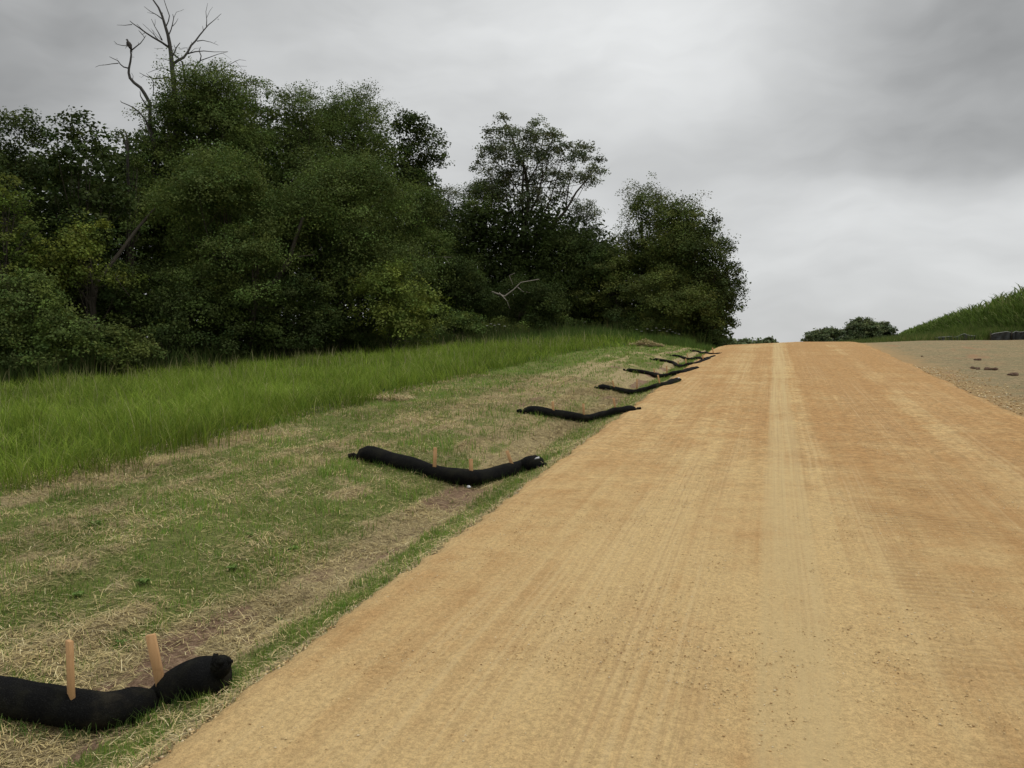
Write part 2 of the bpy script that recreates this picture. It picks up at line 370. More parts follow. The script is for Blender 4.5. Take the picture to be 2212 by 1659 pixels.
m, n, o = new_mat('sock_mesh'); P = objco(n)
v = n.noise(P, 9, 4, .6); nn = n.noise(P, 170, 2, .7)
cc = n.mix(n.ramp(v, .4, .75), (.0045, .0045, .0045), (.013, .0125, .008))
cc = n.mix(n.math('MULTIPLY', n.ramp(nn, .5, .75), .45), cc, (.034, .034, .032))
cc = n.mix(n.math('MULTIPLY', n.ramp(n.noise(P, 3.5, 5, .7), .5, .72), .35), cc, (.060, .050, .032))
finish(n, o, cc, .9, n.bump(n.math('ADD', nn, n.math('MULTIPLY', v, 2)), .8, .008), spec=.08); M['sock'] = m
m, n, o = new_mat('stake_wood'); P = objco(n)
v = n.noise(n.scale(P, (60, 60, 3)), 1, 4, .6)
cc = n.mix(v, (.34, .18, .075), (.58, .36, .175)); cc = n.mix(n.ramp(n.noise(P, 14, 3), .55, .72, 0, .5), cc, (.25, .12, .05))
finish(n, o, cc, .8, n.bump(v, .4, .003)); M['stake'] = m
m, n, o = new_mat('white_tag'); finish(n, o, (.78, .79, .80), .6); M['white'] = m
m, n, o = new_mat('silt_fabric'); P = objco(n); v = n.noise(n.scale(P, (3, 3, 8)), 2, 3)
finish(n, o, n.mix(v, (.022, .025, .026), (.060, .064, .062)), .7, n.bump(v, .5, .05)); M['silt'] = m
m, n, o = new_mat('silt_hem'); finish(n, o, (.33, .34, .33), .7); M['hem'] = m
m, n, o = new_mat('clay'); P = objco(n); v = n.noise(P, 18, 4, .7)
finish(n, o, n.mix(n.ramp(v, .3, .7), (.085, .05, .035), (.23, .15, .10)), .95, n.bump(v, 1.0, .05)); M['clay'] = m
m, n, o = new_mat('feathers'); P = objco(n); v = n.noise(n.scale(P, (8, 8, 3)), 5, 3)
finish(n, o, n.mix(v, (.018, .016, .014), (.06, .052, .045)), .8); M['feather'] = m
m, n, o = new_mat('horn'); finish(n, o, (.05, .045, .03), .6); M['horn'] = m
m, n, o = new_mat('stone'); c = attr(n); finish(n, o, c, .9, spec=.2); M['stone'] = m
m, n, o = new_mat('petal'); finish(n, o, (.62, .62, .56), .8, trans=.3); M['petal'] = m

# ------------------------------------------------------------------ ground and road
def grid(xs, ys):
    X, Y = np.meshgrid(xs, ys); nx, ny = len(xs), len(ys)
    i = np.arange(ny - 1)[:, None] * nx + np.arange(nx - 1)[None, :]
    return X, Y, np.stack([i, i + 1, i + nx + 1, i + nx], -1).reshape(-1, 4)
def seq(*segs):
    r = []
    for a, b, st in segs: r.append(np.arange(a, b - 1e-6, st))
    r.append([segs[-1][1]]); return np.concatenate(r)
xs = seq((-1500, -400, 110), (-400, -60, 20), (-60, -26, 2), (-26, -7.6, .4), (-7.6, -2.0, .045), (-2.0, 3.1, .5), (3.1, 6, .08), (6, 26, .35), (26, 60, 2), (60, 400, 20), (400, 1500, 110))
ys = seq((-400, -20, 20), (-20, 0, 1), (0, 2, .2), (2, 9, .05), (9, 18, .09), (18, 50, .25), (50, 90, 1), (90, 400, 10), (400, 2500, 150))
X, Y, Q = grid(xs, ys); Z = ground_z(X, Y)
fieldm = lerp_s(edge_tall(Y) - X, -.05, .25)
mulch = 1 - lerp_s(X, 2.5, 3.0) * (1 - lerp_s(X, 9.5, 13) * lerp_s(Y, 40, 44)) * (1 - lerp_s(Y, 60, 70))
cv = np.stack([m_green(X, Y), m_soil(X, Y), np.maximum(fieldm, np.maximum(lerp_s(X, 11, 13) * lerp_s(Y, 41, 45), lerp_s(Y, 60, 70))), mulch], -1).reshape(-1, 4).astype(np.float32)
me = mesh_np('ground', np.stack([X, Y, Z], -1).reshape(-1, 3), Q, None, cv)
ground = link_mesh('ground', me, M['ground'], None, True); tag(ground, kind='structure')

ys = seq((-30, 1.5, 1), (1.5, 10, .04), (10, 25, .08), (25, 48, .2), (48, 160, 2))
def road_edge(Y, side):
    n1 = (fbm(Y * 2.2, Y * 0 + side * 7, 50, 4) - .5) * .16 + (vnoise(Y * 22, Y * 0 + side, 55) - .5) * .06 + (vnoise(Y * 7, Y * 0 + side, 56) - .5) * .07
    return (-2.14 + n1 * .55) if side < 0 else (3.2 + n1 * 1.0)
fr = np.concatenate([[0, 0], np.linspace(0, 1, 130)[1:-1], [1, 1]])
eL, eR = road_edge(ys, -1), road_edge(ys, 1)
X = eL[:, None] + (eR - eL)[:, None] * fr[None, :]; Y = np.repeat(ys[:, None], len(fr), 1)
Zr = road_profile(X, Y) + .012
dx_ = np.minimum(X - eL[:, None], eR[:, None] - X)
Zr = Zr - .030 * (1 - lerp_s(dx_, 0, .10)) + (fbm(X * 3, Y * .8, 61, 3) - .5) * .012 + (fbm(X * 9, Y * 14, 66, 3) - .5) * .014
X[:, 0] -= .02; X[:, -1] += .02; Zr[:, 0] -= .06; Zr[:, -1] -= .06
nx = len(fr); i = np.arange(len(ys) - 1)[:, None] * nx + np.arange(nx - 1)[None, :]
Q = np.stack([i, i + 1, i + nx + 1, i + nx], -1).reshape(-1, 4)
road = link_mesh('road', mesh_np('road', np.stack([X, Y, Zr], -1).reshape(-1, 3), Q), M['road'], None, True); tag(road, kind='structure')
def road_z(X, Y): return road_profile(X, Y) + .012

# ------------------------------------------------------------------ scatter: pebbles, straw, grass
def in_view(X, Y, Z, pad=60):
    v = np.stack([X, Y, Z], -1) - EYE; d = v @ FW; d1 = np.maximum(d, .1)
    u = PCX + F * (v @ RT) / d1; w = PCY - F * (v @ UP) / d1
    return (d > .5) & (u > -pad) & (u < SW + pad) & (w < SH + pad)
def pebbles(name, X, Y, Z, r, cols):
    n_ = len(X); ang = rng.random(n_) * 6.28
    base = np.array([(1, 0, 0), (.2, .9, .1), (-.9, .2, 0), (-.1, -.8, .1), (.1, .1, .75), (0, 0, -.6)])
    V = base[None] * (1 + .5 * (rng.random((n_, 6, 3)) - .5)) * r[:, None, None] * np.stack([rng.uniform(.7, 1.3, n_), rng.uniform(.7, 1.3, n_), rng.uniform(.5, 1, n_)], -1)[:, None, :]
    c, s = np.cos(ang)[:, None], np.sin(ang)[:, None]
    V = np.stack([V[..., 0] * c - V[..., 1] * s, V[..., 0] * s + V[..., 1] * c, V[..., 2]], -1) + np.stack([X, Y, Z], -1)[:, None, :]
    T = np.array([(0, 1, 4), (1, 2, 4), (2, 3, 4), (3, 0, 4), (1, 0, 5), (2, 1, 5), (3, 2, 5), (0, 3, 5)])
    T = (T[None] + (np.arange(n_) * 6)[:, None, None]).reshape(-1, 3)
    o = link_mesh(name, mesh_np(name, V.reshape(-1, 3), None, T, np.repeat(cols, 6, 0)), M['stone'])
    return tag(o, 'loose tan crushed stone scattered over the road surface', 'gravel', kind='stuff')
N = 110000
Y = 1.6 + 13 * rng.random(N) ** 1.7; X = rng.uniform(-2.12, 3.3, N)
den = .12 + lerp_s(fbm(X * 1.6, Y * 1.1, 81), .46, .62)
k = (rng.random(N) < den); X, Y = X[k], Y[k]
r = .0018 + .0046 * rng.random(len(X)) ** 3; Z = road_z(X, Y) + r * .2
k = in_view(X, Y, Z); X, Y, Z, r = X[k], Y[k], Z[k], r[k]
# coarser stones spilled along both edges
ne = 9000; Ye = 1.8 + 20 * rng.random(ne) ** 1.5; side = rng.random(ne) < .5
Xe = np.where(side, -2.13 - np.abs(rng.normal(0, .06, ne)) + .03, 3.2 + np.abs(rng.normal(0, .45, ne))); re = np.where(side, 1, 2.0) * (.004 + .009 * rng.random(ne) ** 2)
Ze = np.maximum(ground_z(Xe, Ye), np.where((Xe > -2.1) & (Xe < 3.2), road_z(Xe, Ye), -9)) + re * .3
X = np.concatenate([X, Xe]); Y = np.concatenate([Y, Ye]); Z = np.concatenate([Z, Ze]); r = np.concatenate([r, re])
cb = np.array([(.58, .43, .22), (.42, .27, .12), (.66, .55, .36), (.26, .16, .08)])[rng.choice(4, len(X), p=[.52, .3, .15, .03])] * rng.uniform(.8, 1.15, (len(X), 1))
pebbles('gravel', X, Y, Z, r, cb)

def straws(X, Y, L, wd, cols, lift=.02, zf=ground_z):
    n_ = len(X); a = rng.random(n_) * math.pi * 2; t = rng.normal(0, .16, n_)
    d = np.stack([np.cos(a) * np.cos(t), np.sin(a) * np.cos(t), np.sin(t)], -1) * L[:, None] * .5
    s = np.stack([-np.sin(a), np.cos(a), np.zeros(n_)], -1) * wd[:, None] * .5
    c = np.stack([X, Y, zf(X, Y) + np.abs(np.sin(t)) * L * .5 + lift * rng.random(n_)], -1)
    bend = np.stack([np.zeros(n_), np.zeros(n_), L * rng.uniform(-.02, .10, n_)], -1)
    V = np.stack([c - d - s, c - d + s, c + bend + s, c + bend - s, c + d + s, c + d - s], 1)
    Q = np.array([(0, 1, 2, 3), (3, 2, 4, 5)])[None] + (np.arange(n_) * 6)[:, None, None]
    return V.reshape(-1, 3), Q.reshape(-1, 4), np.repeat(cols, 6, 0)
N = 340000
Y = 1.6 + 16 * rng.random(N) ** 1.5; X = rng.uniform(-7.0, -2.14, N)
g = m_green(X, Y); s = m_soil(X, Y)
clump = lerp_s(fbm(X * 1.5, Y * 1.2, 91, 4), .35, .62)
k = (rng.random(N) < (1 - .6 * g) * (1 - .88 * s) * (.25 + .75 * np.maximum(clump, ridge(X, Y)))) & in_view(X, Y, ground_z(X, Y))
X, Y = X[k], Y[k]; dist = np.hypot(X, Y)
L = rng.uniform(.025, .085, len(X)) * (1 + dist * .03); wd = rng.uniform(.0014, .0026, len(X)) * (1 + dist * .10)
sc_ = np.array([(.62, .50, .24), (.50, .39, .18), (.32, .25, .14), (.70, .60, .34)])[rng.choice(4, len(X), p=[.4, .3, .2, .1])] * rng.uniform(.6, 1.0, (len(X), 1))
V, Q, C = straws(X, Y, L, wd, sc_)
o = link_mesh('straw_mulch', mesh_np('straw_mulch', V, Q, None, C), M['straw'])
tag(o, 'loose yellow straw mulch spread over the seeded verge', 'straw', kind='stuff')

def blades(X, Y, Z, H, wd, lean, cols, seg=3, az=None, tipcol=None):
    """curved tapering blades; seg cross rows below the tip"""
    n_ = len(X); a = rng.random(n_) * math.pi * 2 if az is None else az
    dirx, diry = np.cos(a), np.sin(a); fa = rng.random(n_) * math.pi * 2
    sx, sy = np.cos(fa) * wd * .5, np.sin(fa) * wd * .5
    P_ = []; C_ = []
    for j in range(seg + 1):
        t = j / seg; hz = H * (t - .35 * lean * t ** 2.5); hx = H * lean * t ** 2 * .75
        c = np.stack([X + dirx * hx, Y + diry * hx, Z + hz], -1); w = (1 - t) ** .6
        cc = cols * (1 + .25 * t) if tipcol is None else cols * (1 - t) + tipcol * t
        if j < seg:
            P_ += [c - np.stack([sx, sy, 0 * sx], -1) * w, c + np.stack([sx, sy, 0 * sx], -1) * w]; C_ += [cc, cc]
        else: P_.append(c); C_.append(cc)
    V = np.stack(P_, 1); C = np.stack(C_, 1); nv = 2 * seg + 1
    off = (np.arange(n_) * nv)[:, None, None]
    Q = np.array([(2 * j, 2 * j + 1, 2 * j + 3, 2 * j + 2) for j in range(seg - 1)])[None] + off
    T = np.array([(2 * seg - 2, 2 * seg - 1, 2 * seg)])[None] + off
    return V.reshape(-1, 3), Q.reshape(-1, 4), T.reshape(-1, 3), C.reshape(-1, 3)
def pal(n_, cols, p, lo=.75, hi=1.2): return np.array(cols)[rng.choice(len(cols), n_, p=p)] * rng.uniform(lo, hi, (n_, 1))
def build_blades(name, label, parts, mat='blade'):
    Vs, Qs, Ts, Cs = [], [], [], []; off = 0
    for V, Q, T, C in parts:
        Vs.append(V); Qs.append(Q + off); Ts.append(T + off); Cs.append(C); off += len(V)
    o = link_mesh(name, mesh_np(name, np.concatenate(Vs), np.concatenate(Qs), np.concatenate(Ts), np.concatenate(Cs)), M[mat])
    return tag(o, label, 'grass', kind='stuff')
# short grass of the verge
parts = []
for (y0, y1, dens, wk) in ((1.6, 4.5, 8500, 1.0), (4.5, 8, 4600, 1.5), (8, 14, 2000, 2.4), (14, 24, 800, 4.2), (24, 42, 300, 7)):
    N = int((y1 - y0) * 4.9 * dens); X = rng.uniform(-7.0, -2.12, N); Y = rng.uniform(y0, y1, N)
    g = m_green(X, Y); tuft = lerp_s(vnoise(X * 9, Y * 9, 5), .35, .8)
    k = (rng.random(N) < g * (.25 + .75 * tuft) * np.where(X > -2.75, .95, .55) + .012) & (X > edge_tall(Y) - .3); X, Y = X[k], Y[k]
    Z = ground_z(X, Y); k = in_view(X, Y, Z); X, Y, Z = X[k], Y[k], Z[k]
    H = rng.uniform(.025, .085, len(X)) * (1 + .9 * (vnoise(X * 2.2, Y * 2.2, 17) > .68) * lerp_s(-X, 2.9, 3.2))
    c = pal(len(X), [(.160, .265, .040), (.115, .215, .040), (.23, .275, .065), (.30, .25, .11)], [.38, .26, .24, .12])
    parts.append(blades(X, Y, Z - .004, H, rng.uniform(.0024, .0046, len(X)) * wk, rng.uniform(.1, .8, len(X)), c, 2))
build_blades('short_grass', 'thin new short grass growing through straw on the verge', parts)
# tall grass field
parts = []
for (d0, d1, dens, wk) in ((5, 10, 1100, 1.0), (10, 15, 640, 1.4), (15, 22, 330, 1.9), (22, 32, 130, 3.0), (32, 62, 46, 5)):
    N = int(dens * 34 * (d1 + 6 - d0) ) ; X = rng.uniform(-34, -5.0, N); Y = rng.uniform(1.5, 58, N) if d1 > 22 else rng.uniform(1.5, d1, N)
    area = 29 * ((58 if d1 > 22 else d1) - 1.5); keep = min(1, dens * area / N)
    dist = np.hypot(X, Y)
    if dens * area > N:
        N = int(dens * area); X = rng.uniform(-34, -5.0, N); Y = rng.uniform(1.5, (58 if d1 > 22 else d1), N); dist = np.hypot(X, Y); keep = 1
    k = (dist >= d0) & (dist < d1) & (X < edge_tall(Y) + .12 * rng.random(N)) & (rng.random(N) < keep) & (rng.random(N) < .12 + .88 * lerp_s(vnoise(X * 4.5, Y * 4.5, 8), .25, .6))
    X, Y = X[k], Y[k]; X = X + .55 * (rng.random(len(X)) ** 4) * lerp_s(vnoise(Y * 2.5, Y * 0, 12), .3, .8); Z = ground_z(X, Y); k = in_view(X, Y, Z, 90); X, Y, Z = X[k], Y[k], Z[k]
    hv = .20 + .56 * fbm(X * .8, Y * .8, 71, 3); rimf = .8 + .2 * lerp_s(edge_tall(Y) - X, 0, .5)
    H = hv * rng.uniform(.55, 1.15, len(X)) * rimf
    hue = fbm(X * .35, Y * .35, 77, 3)[:, None]
    c = pal(len(X), [(.160, .225, .026), (.115, .182, .022), (.21, .265, .045), (.28, .28, .10)], [.42, .33, .19, .06]) * (.65 + .7 * hue)
    parts.append(blades(X, Y, Z - .01, H, rng.uniform(.004, .0085, len(X)) * wk, (rng.uniform(.2, 1.2, len(X)) ** .8) * (.6 + .9 * vnoise(X * 1.3, Y * 1.3, 99)), c, 4 if d1 < 16 else 3 if d1 < 23 else 2, az=vnoise(X * .9, Y * .9, 98) * 14 + rng.normal(0, 1.7, len(X))))
N = 5200; X = rng.uniform(-26, -6.7, N); Y = rng.uniform(3, 40, N); k = (X < edge_tall(Y) - .1) & (vnoise(X * .7, Y * .7, 60) > .45); X, Y = X[k], Y[k]
Z = ground_z(X, Y); k = in_view(X, Y, Z, 60); X, Y, Z = X[k], Y[k], Z[k]; dist = np.hypot(X, Y)
parts.append(blades(X, Y, Z, rng.uniform(.42, .78, len(X)), .0022 + dist * .00045, rng.uniform(.05, .5, len(X)), pal(len(X), [(.26, .25, .11), (.34, .30, .16), (.16, .20, .05)], [.4, .25, .35]), 3))
build_blades('tall_grass', 'tall green unmown grass filling the field beside the woods', parts)

# broad leaved weeds on the verge (rosettes one can count)
def rosette(x, y, r, n_leaf, label, hgt=.05, name='weed_plant', c0=(.15, .23, .06)):
    z = float(ground_z(x, y)); V = []; Q = []; C = []
    for i in range(n_leaf):
        a = i * 2.4 + rng.random(); L = r * rng.uniform(.6, 1); w = L * .42; zz = hgt * rng.uniform(.3, 1)
        d = np.array([math.cos(a), math.sin(a), 0]); s = np.array([-d[1], d[0], 0]); b = len(V)
        o_ = np.array([x, y, z + .005])
        V += [o_, o_ + d * L * .5 - s * w + [0, 0, zz], o_ + d * L + [0, 0, zz * .75], o_ + d * L * .5 + s * w + [0, 0, zz]]
        Q.append((b, b + 1, b + 2, b + 3)); C += [np.array(c0) * rng.uniform(.8, 1.3)] * 4
    o = link_mesh(name, mesh_np(name, V, Q, None, np.array(C)), M['leaf']); return tag(o, label, 'weed', 'broad leaved weeds sprouting on the verge')
for (dx, dy, r, lb) in [(488, 1480, .05, 'tiny clover sprig beside the tied end of the nearest black sock'), (260, 1395, .07, 'pale green weed in the straw between the two nearest stakes'),
                        (600, 1345, .07, 'small weed rosette in the straw right of the bare soil streak'), (170, 1290, .08, 'light green weed low in the straw above the left near stake'),
                        (310, 1262, .08, 'broad weed rosette at the lower end of the straw ridge'), (500, 1232, .08, 'blue green weed on the straw ridge in mid verge'),
                        (630, 1190, .09, 'weed rosette at the head of the washed straw channel'), (540, 1160, .07, 'low weed rosette in the dense short grass above the ridge'),
                        (205, 1135, .09, 'yellow green weed on the far left of the verge'), (410, 1330, .07, 'weed rosette behind the second near stake')]:
    p = hit(dx, dy); rosette(p[0], p[1], r * .62, 9, lb, .03)

# ------------------------------------------------------------------ filter socks and their stakes
def smooth_path(pts, m=40):
    pts = np.asarray(pts, float); s = np.r_[0, np.cumsum(np.linalg.norm(np.diff(pts, axis=0), axis=1))]
    t = np.linspace(0, s[-1], m); P_ = np.stack([np.interp(t, s, pts[:, i]) for i in range(pts.shape[1])], -1)
    for _ in range(3): P_[1:-1] = (P_[:-2] + 2 * P_[1:-1] + P_[2:]) / 4
    return P_, t
ordn = ['nearest', 'second', 'third', 'fourth', 'fifth', 'sixth', 'seventh', 'eighth']
def sock(idx, pts, label, rad=.095, tags=(), collar_end=True, moss=False):
    p0 = pts[len(pts) // 2]; root = empty('filter_sock', (p0[0], p0[1], float(ground_z(p0[0], p0[1]))))
    tag(root, label, 'filter sock', 'black filter socks staked across the swale')
    P_, t = smooth_path([(x, y) for x, y in pts], 46); Lt = t[-1]
    ph = rng.random() * 6
    e = np.minimum(t, Lt - t); r = rad * (1 + .07 * np.sin(t * 5.1 + ph) + .05 * np.sin(t * 11 + ph)) * (.22 + .78 * np.clip(e / .13, 0, 1) ** .45)
    if idx == 0: r = r * (1 - .30 * np.exp(-((t - Lt * .68) / .07) ** 2)) * (1 + .04 * np.exp(-((t - Lt * .86) / .12) ** 2))
    z = ground_z(P_[:, 0], P_[:, 1]); z = np.convolve(np.pad(z, 3, 'edge'), np.ones(7) / 7, 'valid')
    c = np.stack([P_[:, 0], P_[:, 1], z + r * .80], -1); K = 22; V = []
    tg = np.gradient(c, axis=0); tg /= np.linalg.norm(tg, axis=1)[:, None]
    for i in range(len(c)):
        a = np.cross(tg[i], (0, 0, 1)); a /= np.linalg.norm(a); b = np.cross(a, tg[i])
        for j in range(K):
            th = 2 * math.pi * j / K; rr = r[i] * (1 + .035 * (vnoise(i * .55, j * .7, idx) - .5) * 2 + .02 * math.sin(3 * th + i * .3))
            V.append(c[i] + a * math.cos(th) * rr * 1.07 + b * math.sin(th) * rr * (.93 if math.sin(th) > 0 else .85))
    m_ = len(c); Q = [(i * K + j, i * K + (j + 1) % K, (i + 1) * K + (j + 1) % K, (i + 1) * K + j) for i in range(m_ - 1) for j in range(K)]
    V += [c[0], c[-1]]; T = [(m_ * K, (j + 1) % K, j) for j in range(K)] + [(m_ * K + 1, (m_ - 1) * K + j, (m_ - 1) * K + (j + 1) % K) for j in range(K)]
    link_mesh('mesh_tube', mesh_np('mesh_tube', V, Q, T), M['sock'], root, True)
    for which in (0, -1):            # gathered and tied ends
        mb = MB(); d = (c[0] - c[1]) if which == 0 else (c[-1] - c[-2]); d /= np.linalg.norm(d); s0 = c[which] - d * .05 + (np.array([0, 0, rad * .70]) if idx == 0 and which == -1 else 0)
        tw = d + np.array([rng.normal(0, .25), rng.normal(0, .25), 2.6 if idx == 0 and which == -1 else .9]); tw /= np.linalg.norm(tw)
        ln = .085; kn = 1.15 if idx == 0 and which == -1 else 1.0; ln = .10 if kn > 1 else ln
        q = [s0, s0 + d * .025, s0 + d * .035 + tw * ln * .4, s0 + d * .035 + tw * ln * .8, s0 + d * .03 + tw * ln]
        mb.tube(q, np.array([rad * .33, rad * .26, rad * .42, rad * .46, rad * .28]) * kn, 12)
        for q_ in range(9):
            a = rng.random() * 6.28; off = np.array([math.cos(a), math.sin(a), rng.uniform(-.3, .6)]) * rad * .29 * kn
            mb.lump(q[3] + off, rad * .2, rad * .2, rad * .22, q_ + idx * 13, .4, 7, 5)
        mb.build('tied_end', M['sock'], root, True)
        if which == -1 and idx in tags:
            wt = MB(); pp = c[-3] + np.array([0, 0, rad * .62]) - FW * .0
            sx = RT; up = np.array([0, 0, 1.])
            for (u, v, w_, h_) in ((-.02, -.03, .014, .022), (.015, .012, .02, .010), (-.004, -.006, .006, .012)):
                wt.box(pp + sx * u * 1.2 - FW * (.058) + up * v, sx + up * .3, FW, up - sx * .3, w_ * .95, .002, h_ * .9)
            o_ = wt.build('paper_tag', M['white'], root); o_['label'] = 'white torn tag at the tied end'
    return root, c, r
def H2(dx, dy, up=.08):
    p = hit(dx, dy, up); return (p[0], p[1])
sock_px = [
    [(-130, 1500), (-40, 1506), (60, 1512), (150, 1525), (230, 1538), (310, 1512), (345, 1492), (395, 1476), (435, 1464), (478, 1462)],
    [(770, 978), (800, 980), (860, 996), (930, 1016), (1000, 1032), (1050, 1031), (1100, 1015), (1135, 1000), (1166, 998)],
    [(1127, 882), (1150, 884), (1200, 893), (1260, 903), (1300, 895), (1340, 886), (1374, 879)],
    [(1290, 832), (1310, 835), (1340, 841), (1375, 843), (1410, 835), (1440, 827), (1466, 818)],
    [(1350, 794), (1370, 798), (1405, 803), (1440, 808), (1470, 802), (1500, 793), (1508, 791)],
    [(1407, 772), (1430, 776), (1455, 781), (1483, 786), (1500, 783), (1520, 776), (1533, 771)],
    [(1450, 764), (1470, 767), (1495, 772), (1518, 774), (1535, 769), (1545, 766)],
    [(1492, 755), (1512, 758), (1530, 762), (1545, 763), (1558, 760)]]
sock_lb = ['long black filter sock across the swale at the bottom left, nearest the camera',
           'black filter sock with a white tag on its road end, second up the swale',
           'black filter sock bent in a V, third up the swale from the camera',
           'black filter sock with white tag at its road end, fourth up the swale',
           'black filter sock, fifth up the swale, its road end humped by the gravel',
           'black filter sock, sixth up the swale from the camera',
           'small looking black filter sock, seventh up the swale',
           'tiny far black filter sock just below the crest, last visible up the swale']
SK = []
for i, px in enumerate(sock_px):
    SK.append(sock(i, [H2(*p) for p in px], sock_lb[i], tags=(1, 3), rad=[.092, .090, .078, .066, .058, .050, .045, .042][i]))
def stake(dx, dy_top, dxb, dyb, label, w=.019, si=0):
    # a stake driven through a sock: base where the sock's top is, head at its seen height
    c = SK[si][1]; r = SK[si][2]; v = view_dir(dxb, dyb)
    rel = c - EYE; k = int(np.argmin(np.abs((rel @ RT) / (rel @ FW) - (v @ RT) / (v @ FW))))
    hr = rel[k] * [1, 1, 0]; hr = hr / np.linalg.norm(hr); b = c[k] - hr * r[k] * .62 + np.array([0, 0, r[k] * .45]); D = float((b - EYE) @ (np.array([FW[0], FW[1], 0]) / math.cos(PITCH)))
    top = z_at(dx, dy_top, D - .0); g = b.copy(); g[2] = float(ground_z(b[0], b[1])) - .12
    ax = top - np.array([b[0], b[1], b[2]]); ln = max(np.linalg.norm(ax), .12); ax /= np.linalg.norm(ax)
    lo = b - ax * .05 + hr * .02; hi = b + ax * ln
    root = empty('wooden_stake', (b[0], b[1], g[2] + .12)); tag(root, label, 'stake', 'wooden stakes through the filter socks')
    a = rng.normal(0, .25); xh = np.array([math.cos(YAW + a), math.sin(YAW + a), 0]); xh -= ax * (xh @ ax); xh /= np.linalg.norm(xh); yh = np.cross(ax, xh)
    mb = MB(); mb.box((lo + hi) / 2, xh, yh, ax, w * (1 if si == 0 else 1.3), w * .55, np.linalg.norm(hi - lo) / 2); o_ = mb.build('stake_shaft', M['stake'], root)
    bv = o_.modifiers.new('bevel', 'BEVEL'); bv.width = .0025; bv.segments = 1
stake(150, 1385, 155, 1492, 'brownish orange wooden stake at the far left in the nearest sock', .019, 0)
stake(325, 1372, 347, 1488, 'pale orange leaning wooden stake standing beside the dip of the nearest sock', .021, 0)
stake(940, 967, 943, 1022, 'wooden stake in the long left arm of the second sock', .014, 1)
stake(1017, 992, 1020, 1038, 'wooden stake at the bend of the second sock', .016, 1)
stake(1095, 974, 1105, 1010, 'leaning wooden stake near the road end of the second sock', .014, 1)
stake(1194, 867, 1196, 892, 'wooden stake in the left arm of the third sock', .014, 2)
stake(1260, 872, 1264, 900, 'wooden stake at the V of the third sock', .014, 2)
stake(1325, 860, 1331, 885, 'leaning wooden stake near the road end of the third sock', .012, 2)
stake(1323, 822, 1324, 832, 'short wooden stake in the left arm of the fourth sock', .012, 3)
stake(1376, 819, 1377, 840, 'wooden stake at the bend of the fourth sock', .013, 3)
stake(1421, 810, 1426, 824, 'leaning wooden stake near the road end of the fourth sock', .012, 3)
stake(1412, 796, 1413, 804, 'short wooden stake in the left arm of the fifth sock', .012, 4)
stake(1440, 790, 1442, 805, 'wooden stake at the bend of the fifth sock', .013, 4)
stake(1465, 780, 1465, 787, 'wooden stake in the left arm of the sixth sock', .013, 5)
stake(1481, 775, 1482, 787, 'wooden stake at the bend of the sixth sock', .014, 5)
stake(1484, 764, 1485, 771, 'wooden stake in the left arm of the seventh sock', .014, 6)
stake(1518, 766, 1519, 774, 'wooden stake at the bend of the seventh sock', .014, 6)
stake(1539, 751, 1540, 763, 'wooden stake in the farthest sock below the crest', .015, 7)
# white tag fallen at the bend of the second sock
p = hit(1012, 1055); mb = MB(); mb.lump((p[0], p[1], p[2] + .015), .02, .017, .015, 4, .45, 7, 5)
tag(mb.build('paper_scrap', M['white']), 'crumpled white paper scrap under the bend of the second sock', 'paper scrap')
# grass tufts leaning on the socks
parts = []
for (c, r) in [(s_[1], s_[2]) for s_ in SK[:4]]:
    for q in range(170):
        i = rng.integers(3, len(c) - 3); out = rng.choice([-1, 1]); t_ = c[i + 1] - c[i]; nrm = np.array([t_[1], -t_[0], 0]); nrm /= np.linalg.norm(nrm) + 1e-9
        b = c[i] + nrm * out * r[i] * rng.uniform(1.0, 1.4); m_ = 4
        X = b[0] + rng.normal(0, .02, m_); Y = b[1] + rng.normal(0, .02, m_)
        parts.append(blades(X, Y, ground_z(X, Y), rng.uniform(.03, .13, m_), np.full(m_, .0035), rng.uniform(.2, .8, m_), pal(m_, [(.08, .15, .03), (.12, .17, .05)], [.7, .3]), 2))
build_blades('sock_side_grass', 'wisps of grass growing along the black socks', parts)

# ------------------------------------------------------------------ small things on the ground
def clod(dx, dy, r, label, seed, name='soil_clod', z=None, cat='soil clod', group='clay clods on the mulched slope', n_=5):
    p = hit(dx, dy); mb = MB(); q = np.random.default_rng(seed)
    for i in range(n_):
        mb.lump((p[0] + q.normal(0, r * .5), p[1] + q.normal(0, r * .9), p[2] + r * .25), r * q.uniform(.5, .9), r * q.uniform(.4, .8), r * q.uniform(.3, .55), seed * 10 + i, .35, 9, 6)
    return tag(mb.build(name, M['clay'], None, False), label, cat, group)
clod(2102, 796, .06, 'small brown clay clod, left of the clods on the grey mulched slope', 3)
clod(2114, 798, .05, 'little clay lump against the left clod on the mulched slope', 8, n_=2)
clod(2135, 799, .08, 'dark grey brown clay clod, middle of the row on the mulched slope', 4)
clod(2190, 811, .08, 'reddish brown clay clod at the right side of the mulched slope', 5)
clod(1990, 771, .05, 'single tiny dark clod high on the mulched slope', 6, n_=1)
clod(2112, 778, .06, 'long low ridge of reddish clay pushed up on the mulched slope', 7, n_=7)
for q in range(5):
    p = hit(1012 + q * 8, 1152 + (q % 2) * 4); mb = MB(); mb.lump((p[0], p[1], p[2] + .012), .022, .016, .013, q, .5, 7, 5); mb.lump((p[0] + .02, p[1] - .01, p[2] + .012), .014, .018, .010, q + 9, .5, 7, 5)
    tag(mb.build('dirt_lump', M['clay']), 'dark brown dirt lump in the small row at the left gravel edge', 'dirt lump', 'dark dirt lumps on the gravel edge')
